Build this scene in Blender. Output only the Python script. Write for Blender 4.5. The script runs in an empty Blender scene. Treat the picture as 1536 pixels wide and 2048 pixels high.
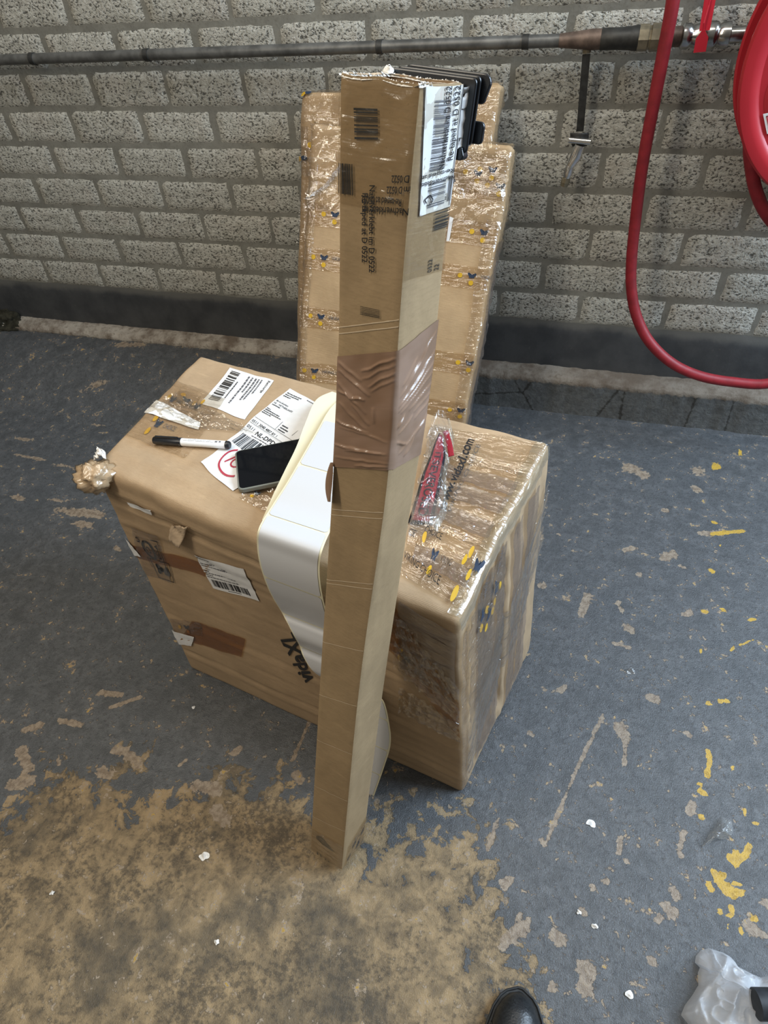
import bpy, bmesh, math, random
import numpy as np
from mathutils import Vector, Matrix, noise as MN

S = bpy.context.scene
COL = S.collection
rnd = random.Random(7)

# ------------------------------------------------------------------ camera
F = 1253.9
PITCH, YAW, ROLL = math.radians(45.341), math.radians(-20.2495), math.radians(-5.6765)
U = 0.105
D = 19.10776 * U                       # distance from the camera to the block wall
HC = (10.48857 + 3.0) * U              # camera height
C0 = np.array([0.0, 0.0, HC])
_cp, _sp, _cy, _sy, _cr, _sr = math.cos(PITCH), math.sin(PITCH), math.cos(YAW), math.sin(YAW), math.cos(ROLL), math.sin(ROLL)
FW = np.array([_sy * _cp, _cy * _cp, -_sp])
_rt = np.array([_cy, -_sy, 0.0]); _up = np.cross(_rt, FW)
RT = _rt * _cr + _up * _sr; UP = -_rt * _sr + _up * _cr
cam = bpy.data.cameras.new('camera'); camo = bpy.data.objects.new('camera', cam); COL.objects.link(camo)
cam.sensor_fit = 'HORIZONTAL'; cam.sensor_width = 36.0; cam.lens = 36.0 * F / 1536.0
cam.clip_start = 0.02; cam.clip_end = 100
M4 = Matrix(((RT[0], UP[0], -FW[0], 0), (RT[1], UP[1], -FW[1], 0), (RT[2], UP[2], -FW[2], HC), (0, 0, 0, 1)))
camo.matrix_world = M4
S.camera = camo

# ------------------------------------------------------------------ light
S.view_settings.view_transform = 'Standard'; S.view_settings.look = 'None'
S.view_settings.gamma = 1.0; S.view_settings.use_curve_mapping = False
S.view_settings.exposure = 0.0
W = bpy.data.worlds.new('world'); S.world = W; W.use_nodes = True
_bg = W.node_tree.nodes['Background']
_wt = W.node_tree
_tc0 = _wt.nodes.new('ShaderNodeTexCoord'); _vm = _wt.nodes.new('ShaderNodeVectorMath'); _vm.operation = 'DOT_PRODUCT'
_vm.inputs[1].default_value = (0.45, 0.10, 0.89); _wt.links.new(_tc0.outputs['Generated'], _vm.inputs[0])
_cr0 = _wt.nodes.new('ShaderNodeValToRGB'); _wt.links.new(_vm.outputs['Value'], _cr0.inputs[0])
_mr = _wt.nodes.new('ShaderNodeMapRange'); _mr.inputs[1].default_value = -1; _mr.inputs[2].default_value = 1
_wt.links.new(_vm.outputs['Value'], _mr.inputs[0]); _wt.links.new(_mr.outputs[0], _cr0.inputs[0])
_e = _cr0.color_ramp.elements; _e[0].position = 0.40; _e[0].color = (0.14, 0.125, 0.10, 1); _e[1].position = 0.95; _e[1].color = (0.70, 0.665, 0.60, 1)
_wt.links.new(_cr0.outputs[0], _bg.inputs[0]); _bg.inputs[1].default_value = 0.62

def area(name, loc, target, sx, sy, power, color, spread=180):
    l = bpy.data.lights.new(name, 'AREA'); l.shape = 'RECTANGLE'; l.size = sx; l.size_y = sy
    l.energy = power; l.color = color; l.spread = math.radians(spread)
    o = bpy.data.objects.new(name, l); COL.objects.link(o)
    o.location = loc
    o.rotation_euler = (Vector(target) - Vector(loc)).to_track_quat('-Z', 'Y').to_euler()
    return o
area('loading_door_daylight', (2.25, 1.35, 2.3), (-0.1, 0.75, 0.2), 1.5, 2.0, 175, (0.64, 0.81, 1.0))
area('warm_front_fill', (-1.3, -0.25, 2.5), (-0.7, 0.7, 0.3), 0.25, 1.6, 27, (1.0, 0.90, 0.74))  # unseen warm lamp, set toward the camera side to fill the front faces
area('ceiling_tube_light_rear', (-0.3, 0.95, 2.9), (-0.3, 1.0, 0.0), 1.8, 0.3, 20, (1.0, 0.96, 0.88))

# ------------------------------------------------------------------ pixel helpers (photo coordinates -> points of the place)
def ray(p):
    d = RT * ((p[0] - 768) / F) - UP * ((p[1] - 1024) / F) + FW
    return d
def on_z(p, z=0.0):
    d = ray(p); return C0 + d * ((z - HC) / d[2])
def on_y(p, y=D):
    d = ray(p); return C0 + d * (y / d[1])
def proj(X):
    X = np.asarray(X, float) - C0
    k = X @ FW
    return np.array([768 + F * (X @ RT) / k, 1024 - F * (X @ UP) / k])
def depth(X):
    return (np.asarray(X, float) - C0) @ FW
def nz(x, y, z=0.0, s=1.0):
    return MN.noise(Vector((x * s, y * s, z * s)))
def ridge(x, y, z=0.0):
    return 1 - min(1.0, abs(MN.noise(Vector((x, y, z)))) * 3.0)
def sm(a, b, x):
    if a == b: return 0.0 if x < a else 1.0
    t = min(1, max(0, (x - a) / (b - a))); return t * t * (3 - 2 * t)

# ------------------------------------------------------------------ object helpers
def tag(o, label, cat, group=None, kind=None):
    o['label'] = label; o['category'] = cat
    if group: o['group'] = group
    if kind: o['kind'] = kind
    return o
def thing(name, label, cat, loc=(0, 0, 0), group=None):
    o = bpy.data.objects.new(name, None); COL.objects.link(o); o.location = loc
    o.empty_display_size = 0.05
    return tag(o, label, cat, group)
class MB:
    def __init__(s):
        s.v = []; s.f = []; s.m = []; s.uv = []
    def quadgrid(s, fn, nu, nv, mi=0, uvs=(1, 1), flip=False):
        b = len(s.v)
        for j in range(nv + 1):
            for i in range(nu + 1):
                s.v.append(tuple(fn(i / nu, j / nv)))
        for j in range(nv):
            for i in range(nu):
                a = b + j * (nu + 1) + i
                q = [a, a + 1, a + nu + 2, a + nu + 1]
                uv = [(i / nu * uvs[0], j / nv * uvs[1]), ((i + 1) / nu * uvs[0], j / nv * uvs[1]),
                      ((i + 1) / nu * uvs[0], (j + 1) / nv * uvs[1]), (i / nu * uvs[0], (j + 1) / nv * uvs[1])]
                if flip: q.reverse(); uv.reverse()
                s.f.append(q); s.m.append(mi); s.uv.append(uv)
    def poly(s, pts, mi=0):
        b = len(s.v); s.v += [tuple(p) for p in pts]
        s.f.append(list(range(b, b + len(pts)))); s.m.append(mi); s.uv.append([(0, 0)] * len(pts))
    def box(s, lo, hi, mi=0, mat=None):
        c = [(x, y, z) for x in (lo[0], hi[0]) for y in (lo[1], hi[1]) for z in (lo[2], hi[2])]
        if mat is not None: c = [tuple(mat @ Vector(p)) for p in c]
        b = len(s.v); s.v += c
        for q in ((0, 1, 3, 2), (4, 6, 7, 5), (0, 4, 5, 1), (2, 3, 7, 6), (0, 2, 6, 4), (1, 5, 7, 3)):
            s.f.append([b + k for k in q]); s.m.append(mi); s.uv.append([(0, 0)] * 4)
    def tube(s, pts, r, n=16, mi=0, caps=True):
        pts = [Vector(p) for p in pts]
        rs = r if isinstance(r, (list, tuple)) else [r] * len(pts)
        t = (pts[1] - pts[0]).normalized()
        x = t.orthogonal().normalized()
        b = len(s.v); L = 0
        for i, p in enumerate(pts):
            if i == 0: t = (pts[1] - pts[0])
            elif i == len(pts) - 1: t = pts[-1] - pts[-2]
            else: t = pts[i + 1] - pts[i - 1]
            t.normalize()
            x = (x - t * x.dot(t)).normalized(); y = t.cross(x)
            for k in range(n):
                a = 2 * math.pi * k / n
                s.v.append(tuple(p + (x * math.cos(a) + y * math.sin(a)) * rs[i]))
        for i in range(len(pts) - 1):
            for k in range(n):
                a = b + i * n + k; c = b + i * n + (k + 1) % n
                s.f.append([a, c, c + n, a + n]); s.m.append(mi); s.uv.append([(k / n, i), ((k + 1) / n, i), ((k + 1) / n, i + 1), (k / n, i + 1)])
        if caps:
            s.f.append([b + k for k in range(n)][::-1]); s.m.append(mi); s.uv.append([(0, 0)] * n)
            e = b + (len(pts) - 1) * n
            s.f.append([e + k for k in range(n)]); s.m.append(mi); s.uv.append([(0, 0)] * n)
    def build(s, name, mats, parent=None, smooth=True, weld=0.0, origin=None, auto=None, solid=0.0):
        me = bpy.data.meshes.new(name)
        me.from_pydata(s.v, [], s.f)
        if not isinstance(mats, (list, tuple)): mats = [mats]
        for m in mats: me.materials.append(m)
        uvl = me.uv_layers.new(name='UVMap')
        flat = [c for uv in s.uv for p in uv for c in p]
        uvl.data.foreach_set('uv', flat)
        me.polygons.foreach_set('material_index', s.m)
        if smooth: me.polygons.foreach_set('use_smooth', [True] * len(s.f))
        if weld > 0:
            bm = bmesh.new(); bm.from_mesh(me)
            bmesh.ops.remove_doubles(bm, verts=bm.verts, dist=weld)
            bmesh.ops.recalc_face_normals(bm, faces=bm.faces)
            bm.to_mesh(me); bm.free()
        if auto is not None:
            me.update()
            try: me.set_sharp_from_angle(angle=math.radians(auto))
            except Exception: pass
        me.update()
        o = bpy.data.objects.new(name, me); COL.objects.link(o)
        if origin is not None:
            me.transform(Matrix.Translation(-Vector(origin))); o.location = origin
        if parent is not None:
            o.parent = parent
            pw = Vector(parent.location)
            if parent.parent is not None: pw = pw + Vector(parent.parent.location)
            o.location = Vector(o.location) - pw
        if solid:
            md = o.modifiers.new('solid', 'SOLIDIFY'); md.thickness = solid; md.offset = 0
        return o

# ------------------------------------------------------------------ material helpers
class N:
    def __init__(s, name):
        s.mat = bpy.data.materials.new(name); s.mat.use_nodes = True
        s.t = s.mat.node_tree; s.t.nodes.clear()
        s.out = s.t.nodes.new('ShaderNodeOutputMaterial')
    def n(s, typ, **k):
        nd = s.t.nodes.new(typ)
        for a, v in k.items():
            if a.startswith('i_'):
                key = a[2:]
                key = int(key) if key.isdigit() else key.replace('_', ' ')
                s.set(nd.inputs[key], v)
            else: setattr(nd, a, v)
        return nd
    def set(s, sock, v):
        if hasattr(v, 'is_output') or isinstance(v, bpy.types.NodeSocket): s.t.links.new(v, sock)
        elif isinstance(v, bpy.types.Node): s.t.links.new(v.outputs[0], sock)
        else:
            if isinstance(v, (tuple, list)) and len(v) == 3 and len(sock.default_value) == 4: v = (*v, 1)
            sock.default_value = v
    def math(s, op, a, b=0.0, clamp=False):
        nd = s.n('ShaderNodeMath', operation=op, use_clamp=clamp); s.set(nd.inputs[0], a); s.set(nd.inputs[1], b); return nd.outputs[0]
    def mix(s, f, a, b, mode='MIX'):
        nd = s.n('ShaderNodeMix', data_type='RGBA', blend_type=mode); s.set(nd.inputs[0], f); s.set(nd.inputs[6], a); s.set(nd.inputs[7], b); return nd.outputs[2]
    def step(s, v, a, b):
        nd = s.n('ShaderNodeMapRange', interpolation_type='SMOOTHSTEP'); s.set(nd.inputs[0], v); nd.inputs[1].default_value = a; nd.inputs[2].default_value = b; return nd.outputs[0]
    def noise(s, vec, scale, detail=3, rough=0.55, dist=0.0):
        nd = s.n('ShaderNodeTexNoise'); s.set(nd.inputs['Vector'], vec); nd.inputs['Scale'].default_value = scale
        nd.inputs['Detail'].default_value = detail; nd.inputs['Roughness'].default_value = rough; nd.inputs['Distortion'].default_value = dist
        return nd.outputs[0]
    def scalev(s, vec, sc):
        nd = s.n('ShaderNodeMapping'); s.set(nd.inputs['Vector'], vec); nd.inputs['Scale'].default_value = sc; return nd.outputs[0]
    def bump(s, h, strength, dist, normal=None):
        nd = s.n('ShaderNodeBump'); nd.inputs['Strength'].default_value = strength; nd.inputs['Distance'].default_value = dist
        s.set(nd.inputs['Height'], h)
        if normal is not None: s.set(nd.inputs['Normal'], normal)
        return nd.outputs[0]
    def pbr(s, color, rough=0.6, metal=0.0, normal=None, spec=0.5, **k):
        b = s.n('ShaderNodeBsdfPrincipled'); s.set(b.inputs['Base Color'], color); s.set(b.inputs['Roughness'], rough)
        b.inputs['Metallic'].default_value = metal; s.set(b.inputs['Specular IOR Level'], spec)
        if normal is not None: s.set(b.inputs['Normal'], normal)
        for a, v in k.items(): s.set(b.inputs[a.replace('_', ' ')], v)
        return b.outputs[0]
    def done(s, sh):
        s.t.links.new(sh, s.out.inputs[0]); return s.mat
def plain(name, col, rough=0.5, metal=0.0, spec=0.5, noise_amt=0.0, bump=0.0, nscale=80):
    m = N(name)
    c = col; nrm = None
    tc = m.n('ShaderNodeTexCoord').outputs['Object']
    if noise_amt or bump:
        nv = m.noise(tc, nscale, 4)
        if noise_amt:
            c = m.mix(m.step(nv, 0.3, 0.7), tuple(x * (1 - noise_amt) for x in col), tuple(min(1, x * (1 + noise_amt)) for x in col))
        if bump: nrm = m.bump(nv, bump, 0.002)
    return m.done(m.pbr(c, rough, metal, nrm, spec))
def obj_co(m): return m.n('ShaderNodeNewGeometry').outputs['Position']

def cardboard(name, col, ribs=True, ribscale=160.0, dirt=0.25, spec=0.25):
    m = N(name)
    uv = m.n('ShaderNodeUVMap').outputs[0]
    fib = m.noise(m.scalev(uv, (60, 420, 1)), 1.0, 3, 0.6)
    fleck = m.noise(uv, 420, 2, 0.5)
    blot = m.noise(uv, 7, 4, 0.6)
    c = m.mix(m.step(blot, 0.3, 0.7), tuple(x * 0.88 for x in col), tuple(x * 1.08 for x in col))
    c = m.mix(m.math('MULTIPLY', m.step(fib, 0.42, 0.7), 0.22), c, tuple(x * 0.62 for x in col))
    c = m.mix(m.math('MULTIPLY', m.step(fleck, 0.62, 0.75), 0.4 * dirt + 0.1), c, tuple(x * 0.5 for x in col))
    scuff = m.noise(m.scalev(uv, (9, 45, 1)), 1.0, 5, 0.65)
    c = m.mix(m.math('MULTIPLY', m.step(scuff, 0.58, 0.72), 0.35), c, tuple(min(1, x * 1.35) for x in col))
    h = m.math('MULTIPLY', fib, 0.25)
    if ribs:
        w = m.n('ShaderNodeTexWave', wave_type='BANDS', bands_direction='Y'); m.set(w.inputs['Vector'], uv)
        w.inputs['Scale'].default_value = ribscale / 6.283 ; w.inputs['Distortion'].default_value = 0.6
        h = m.math('ADD', h, m.math('MULTIPLY', w.outputs[1], 0.5))
    nrm = m.bump(h, 0.25, 0.0012)
    nrm = m.bump(m.noise(uv, 22, 4, 0.6), 0.25, 0.006, nrm)
    return m.done(m.pbr(c, 0.72, 0, nrm, spec))
def film(name, tint=(0.97, 0.95, 0.9), blend=0.28, base=0.06, rough=0.12, wr=(30, 140), strength=0.5, milky=0.0, milkcol=(0.9, 0.92, 0.95)):
    m = N(name)
    uv = m.n('ShaderNodeUVMap').outputs[0]
    n1 = m.noise(m.scalev(uv, (wr[0], wr[1], 1)), 1.0, 3, 0.55, 0.8)
    n2 = m.noise(uv, 95, 2, 0.5, 1.2)
    nrm = m.bump(n1, strength, 0.006); nrm = m.bump(n2, strength * 0.6, 0.003, nrm)
    fr = m.n('ShaderNodeLayerWeight'); fr.inputs['Blend'].default_value = blend; m.set(fr.inputs['Normal'], nrm)
    fac = m.math('ADD', m.math('MULTIPLY', fr.outputs['Facing'], 0.45), base, True)
    tr = m.n('ShaderNodeBsdfTransparent', i_0=tint)
    gl = m.n('ShaderNodeBsdfGlossy'); m.set(gl.inputs['Color'], (1, 1, 1)); gl.inputs['Roughness'].default_value = rough; m.set(gl.inputs['Normal'], nrm)
    mx = m.n('ShaderNodeMixShader'); m.set(mx.inputs[0], fac); m.set(mx.inputs[1], tr.outputs[0]); m.set(mx.inputs[2], gl.outputs[0])
    sh = mx.outputs[0]
    if milky:
        df = m.n('ShaderNodeBsdfDiffuse'); m.set(df.inputs[0], milkcol); m.set(df.inputs['Normal'], nrm)
        tl = m.n('ShaderNodeBsdfTranslucent'); m.set(tl.inputs[0], milkcol)
        a = m.n('ShaderNodeMixShader'); m.set(a.inputs[0], 0.4); m.set(a.inputs[1], df.outputs[0]); m.set(a.inputs[2], tl.outputs[0])
        b = m.n('ShaderNodeMixShader'); m.set(b.inputs[0], milky); m.set(b.inputs[1], sh); m.set(b.inputs[2], a.outputs[0]); sh = b.outputs[0]
    return m.done(sh)

MAT = {}
TAN = (0.41, 0.285, 0.172)
MAT['tube_card'] = cardboard('tube_cardboard', (0.335, 0.238, 0.134), False, 700, 0.5)
MAT['tube_inner'] = cardboard('tube_inner_cardboard', (0.36, 0.25, 0.15), False)
MAT['box_card'] = cardboard('carton_cardboard', (0.40, 0.285, 0.175), True, 900, 0.4)
MAT['tall_card'] = cardboard('tall_carton_cardboard', (0.46, 0.32, 0.18), True, 600, 0.2)
MAT['torn_card'] = cardboard('torn_cardboard', (0.50, 0.38, 0.26), False, 0, 0.2)
MAT['clear_tape'] = film('clear_packing_tape', (0.95, 0.91, 0.84), 0.30, 0.09, 0.10, (10, 90), 0.9)
MAT['amber_tape'] = film('amber_packing_tape', (0.72, 0.52, 0.30), 0.22, 0.03, 0.2, (8, 60), 0.35)
MAT['grey_tape'] = film('dull_packing_tape', (0.78, 0.74, 0.70), 0.25, 0.06, 0.2, (6, 70), 0.45, 0.14, (0.36, 0.32, 0.30))
MAT['tube_tape'] = film('smooth_clear_tape', (0.95, 0.92, 0.86), 0.25, 0.05, 0.2, (6, 60), 0.22)
MAT['wrap'] = film('stretch_wrap', (0.96, 0.95, 0.93), 0.40, 0.10, 0.10, (22, 60), 1.0)
MAT['bag_film'] = film('clear_bag_film', (0.97, 0.98, 1.0), 0.38, 0.025, 0.10, (30, 30), 0.45, 0.02)
MAT['edge_tape'] = film('shiny_edge_tape', (0.90, 0.90, 0.84), 0.4, 0.07, 0.22, (10, 60), 0.5, 0.05, (0.75, 0.75, 0.68))
MAT['cello'] = film('cellophane', (0.95, 0.96, 0.97), 0.5, 0.14, 0.12, (60, 60), 0.8, 0.16, (0.7, 0.74, 0.75))
MAT['bright_chrome'] = plain('bright_chrome', (0.78, 0.78, 0.78), 0.2, 1.0, 0.5, 0.1, 0, 60)
MAT['milky'] = film('milky_plastic', (0.92, 0.94, 0.97), 0.4, 0.06, 0.2, (18, 18), 0.5, 0.5, (0.90, 0.92, 0.95))
MAT['paper'] = plain('label_paper', (0.70, 0.70, 0.70), 0.6, 0, 0.3, 0.03)
MAT['label_white'] = plain('glossy_white_label', (0.56, 0.57, 0.59), 0.42, 0, 0.4)
MAT['liner'] = plain('yellowed_liner_paper', (0.72, 0.68, 0.50), 0.5, 0, 0.3)
MAT['ink'] = plain('black_print', (0.012, 0.012, 0.014), 0.5)
MAT['greyink'] = plain('grey_print', (0.10, 0.10, 0.11), 0.5)
MAT['navy'] = plain('navy_print', (0.018, 0.035, 0.07), 0.45)
MAT['yellow'] = plain('yellow_print', (0.62, 0.38, 0.02), 0.45)
MAT['redink'] = plain('red_marker_ink', (0.40, 0.03, 0.06), 0.5)
MAT['scoreline'] = plain('pale_score_line', (0.62, 0.50, 0.35), 0.6)
MAT['black_plastic'] = plain('black_plastic', (0.010, 0.012, 0.016), 0.32, 0, 0.5, 0.2)
MAT['glass'] = plain('phone_screen_glass', (0.003, 0.004, 0.006), 0.04, 0, 0.25)
MAT['case'] = plain('clear_grey_case', (0.16, 0.17, 0.15), 0.25, 0, 0.6)
MAT['marker_white'] = plain('white_marker_barrel', (0.82, 0.83, 0.84), 0.35)
MAT['red_paint'] = plain('red_enamel', (0.42, 0.022, 0.032), 0.34, 0, 0.5, 0.06, 0, 6)
MAT['hose'] = plain('red_rubber_hose', (0.24, 0.015, 0.022), 0.5, 0, 0.45, 0.15, 0.1, 40)
MAT['red_plastic'] = plain('red_plastic', (0.55, 0.02, 0.04), 0.4)
MAT['pipe'] = plain('dull_grey_pipe', (0.11, 0.11, 0.105), 0.42, 0.35, 0.5, 0.35, 0.1, 25)
MAT['copper'] = plain('dirty_copper', (0.135, 0.095, 0.075), 0.5, 0.4, 0.5, 0.35, 0.1, 40)
MAT['brass'] = plain('tarnished_brass', (0.24, 0.205, 0.14), 0.42, 0.6, 0.5, 0.3, 0.1, 40)
MAT['chrome'] = plain('chrome', (0.40, 0.40, 0.39), 0.22, 1.0, 0.5, 0.2, 0, 60)
MAT['dark_metal'] = plain('dark_steel', (0.035, 0.035, 0.033), 0.5, 0.3, 0.5, 0.3, 0.2, 60)
MAT['leather'] = plain('black_leather', (0.012, 0.014, 0.016), 0.34, 0, 0.5, 0.3, 0.3, 300)
MAT['rubber'] = plain('black_rubber', (0.02, 0.022, 0.024), 0.6, 0, 0.4, 0.3)
MAT['redcloth'] = plain('red_woven_strap', (0.26, 0.016, 0.028), 0.75, 0, 0.2, 0.2, 0.3, 600)
MAT['blackcloth'] = plain('black_woven_strap', (0.012, 0.012, 0.018), 0.8, 0, 0.2, 0.2, 0.3, 600)
MAT['fray'] = plain('frayed_white_tape', (0.78, 0.76, 0.72), 0.6, 0, 0.3, 0.15, 0.6, 260)
MAT['clump_dark'] = plain('dark_clump', (0.03, 0.028, 0.02), 0.9, 0, 0.1, 0.4, 0.6, 60)

def brown_tape():
    m = N('brown_packing_tape'); uv = m.n('ShaderNodeUVMap').outputs[0]
    n1 = m.noise(m.scalev(uv, (14, 55, 1)), 1.0, 2, 0.5, 0.6)
    c = m.mix(m.step(m.noise(uv, 16, 2), 0.35, 0.65), (0.255, 0.158, 0.102), (0.315, 0.205, 0.145))
    nrm = m.bump(n1, 0.08, 0.003)
    return m.done(m.pbr(c, 0.2, 0, nrm, 0.6))
MAT['brown_tape'] = brown_tape()

def floor_mat():
    m = N('worn_painted_concrete'); P = obj_co(m)
    wa = m.n('ShaderNodeAttribute', attribute_name='worn').outputs['Fac']
    pa = m.n('ShaderNodeAttribute', attribute_name='patch').outputs['Fac']
    ya = m.n('ShaderNodeAttribute', attribute_name='yellow').outputs['Fac']
    n_big = m.noise(P, 5, 4, 0.6); n_mid = m.noise(P, 24, 5, 0.65, 0.4); n_fine = m.noise(P, 85, 5, 0.68); n_grain = m.noise(P, 420, 2, 0.6)
    # blue-grey floor paint
    paint = m.mix(m.step(n_mid, 0.30, 0.72), (0.052, 0.055, 0.058), (0.108, 0.113, 0.119))
    paint = m.mix(m.math('MULTIPLY', m.step(n_big, 0.42, 0.68), 0.45), paint, (0.056, 0.062, 0.068))
    speck = m.step(m.math('ADD', n_fine, m.math('MULTIPLY', n_big, 0.25)), 0.70, 0.80)
    paint = m.mix(m.math('MULTIPLY', m.step(m.math('ADD', n_fine, m.math('MULTIPLY', m.math('SUBTRACT', n_mid, 0.5), 0.5)), 0.50, 0.64), 0.70), paint, (0.030, 0.032, 0.036))
    paint = m.mix(m.math('MULTIPLY', m.step(n_grain, 0.56, 0.70), 0.5), paint, (0.165, 0.175, 0.19))
    # bare worn concrete
    conc = m.mix(m.step(n_mid, 0.30, 0.68), (0.105, 0.076, 0.043), (0.31, 0.222, 0.118))
    conc = m.mix(m.math('MULTIPLY', m.step(m.math('ADD', n_fine, m.math('MULTIPLY', m.math('SUBTRACT', n_big, 0.5), 0.7)), 0.48, 0.66), 0.72), conc, (0.046, 0.036, 0.024))
    conc = m.mix(m.math('MULTIPLY', m.step(n_grain, 0.58, 0.72), 0.5), conc, (0.32, 0.25, 0.155))
    conc = m.mix(m.math('MULTIPLY', m.step(m.noise(P, 3.6, 5, 0.65), 0.47, 0.66), 0.72), conc, (0.050, 0.043, 0.032))
    chip = m.math('ADD', m.math('MULTIPLY', m.math('SUBTRACT', n_mid, 0.5), 0.55), m.math('MULTIPLY', m.math('SUBTRACT', n_big, 0.5), 0.34))
    chip = m.math('ADD', chip, m.math('MULTIPLY', m.math('SUBTRACT', n_fine, 0.5), 0.10))
    wmask = m.step(m.math('ADD', wa, chip), -0.006, 0.012)
    col = m.mix(wmask, paint, conc)
    # chips of bare concrete in the paint
    pchip = m.math('ADD', m.math('MULTIPLY', m.math('SUBTRACT', n_fine, 0.5), 1.9), m.math('MULTIPLY', m.math('SUBTRACT', n_mid, 0.5), 2.2))
    pmask = m.step(m.math('ADD', pa, pchip), 0.30, 0.42)
    tanc = m.mix(m.step(n_fine, 0.35, 0.65), (0.17, 0.125, 0.085), (0.31, 0.25, 0.185))
    col = m.mix(m.math('MULTIPLY', pmask, 0.9), col, tanc)
    ymask = m.step(m.math('ADD', ya, m.math('MULTIPLY', pchip, 0.7)), 0.34, 0.42)
    col = m.mix(ymask, col, m.mix(m.step(n_fine, 0.4, 0.7), (0.46, 0.29, 0.035), (0.34, 0.22, 0.05)))
    # stray pale flecks
    v = m.n('ShaderNodeTexVoronoi'); m.set(v.inputs['Vector'], P); v.inputs['Scale'].default_value = 17; v.inputs['Randomness'].default_value = 1
    rv = m.n('ShaderNodeSeparateColor'); m.set(rv.inputs[0], v.outputs['Color'])
    fl = m.math('MULTIPLY', m.step(m.math('SUBTRACT', m.math('MULTIPLY', rv.outputs[0], 0.16), v.outputs['Distance']), 0.0, 0.03), m.step(rv.outputs[1], 0.62, 0.66))
    fl = m.math('MULTIPLY', fl, m.step(n_mid, 0.44, 0.52))
    col = m.mix(m.math('MULTIPLY', fl, 0.75), col, (0.22, 0.175, 0.125))
    rough = m.math('ADD', m.math('MULTIPLY', wmask, 0.18), m.math('ADD', 0.33, m.math('MULTIPLY', n_fine, 0.22)))
    h = m.math('ADD', m.math('MULTIPLY', n_fine, 0.6), m.math('MULTIPLY', n_grain, 0.5))
    h = m.math('SUBTRACT', h, m.math('MULTIPLY', m.math('MAXIMUM', wmask, pmask), 0.35))
    nrm = m.bump(h, 0.6, 0.005)
    return m.done(m.pbr(col, rough, 0, nrm, 0.5))
MAT['floor'] = floor_mat()

def block_mat():
    m = N('porous_concrete_block'); P = obj_co(m)
    g = m.n('ShaderNodeNewGeometry')
    rn = g.outputs['Random Per Island']
    warp = m.noise(P, 70, 2, 0.5)
    n1 = m.noise(m.scalev(P, (0.8, 0.8, 1.15)), 150, 3, 0.6, 0.5)
    n2 = m.noise(P, 9, 3, 0.6)
    n3 = m.noise(P, 60, 3, 0.6)
    col = m.mix(m.step(n3, 0.3, 0.7), (0.36, 0.35, 0.305), (0.52, 0.51, 0.455))
    col = m.mix(m.math('MULTIPLY', m.step(n2, 0.45, 0.7), 0.35), col, (0.42, 0.37, 0.32))
    col = m.mix(m.math('MULTIPLY', rn, 0.30), col, (0.31, 0.30, 0.26))
    pore = m.step(m.math('SUBTRACT', n1, m.math('MULTIPLY', m.math('SUBTRACT', n3, 0.5), 0.2)), 0.435, 0.385)
    pore = m.n('ShaderNodeMapRange', interpolation_type='SMOOTHSTEP'); m.set(pore.inputs[0], n1)
    pore.inputs[1].default_value = 0.46; pore.inputs[2].default_value = 0.36; pore = pore.outputs[0]
    col = m.mix(m.math('MULTIPLY', pore, 0.85), col, (0.055, 0.053, 0.045))
    col = m.mix(m.math('MULTIPLY', m.step(n1, 0.56, 0.70), 0.55), col, (0.66, 0.65, 0.60))
    h = m.math('SUBTRACT', n1, m.math('MULTIPLY', pore, 0.6))
    return m.done(m.pbr(col, 0.9, 0, m.bump(h, 0.7, 0.006), 0.15))
MAT['block'] = block_mat()
def mortar_mat():
    m = N('grey_mortar'); P = obj_co(m)
    n1 = m.noise(P, 12, 4, 0.6); n2 = m.noise(P, 120, 3, 0.6)
    c = m.mix(m.step(n1, 0.3, 0.7), (0.175, 0.17, 0.148), (0.235, 0.23, 0.20))
    c = m.mix(m.math('MULTIPLY', m.step(n2, 0.5, 0.75), 0.4), c, (0.10, 0.095, 0.08))
    return m.done(m.pbr(c, 0.9, 0, m.bump(n2, 0.3, 0.003), 0.15))
MAT['mortar'] = mortar_mat()
def plinth_mat():
    m = N('dark_plinth_paint'); P = obj_co(m)
    n1 = m.noise(P, 8, 4, 0.6); n2 = m.noise(P, 70, 4, 0.65)
    z = m.n('ShaderNodeSeparateXYZ'); m.set(z.inputs[0], P); z = z.outputs[2]
    c = m.mix(m.step(n1, 0.3, 0.7), (0.038, 0.040, 0.043), (0.066, 0.068, 0.070))
    dusty = m.step(m.math('ADD', z, m.math('MULTIPLY', m.math('SUBTRACT', n1, 0.5), 0.05)), 0.285, 0.312)
    c = m.mix(m.math('MULTIPLY', dusty, 0.6), c, (0.13, 0.125, 0.11))
    c = m.mix(m.math('MULTIPLY', m.step(n2, 0.64, 0.74), 0.5), c, (0.12, 0.11, 0.10))
    return m.done(m.pbr(c, 0.55, 0, m.bump(n2, 0.2, 0.003), 0.4))
MAT['plinth'] = plinth_mat()
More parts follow.
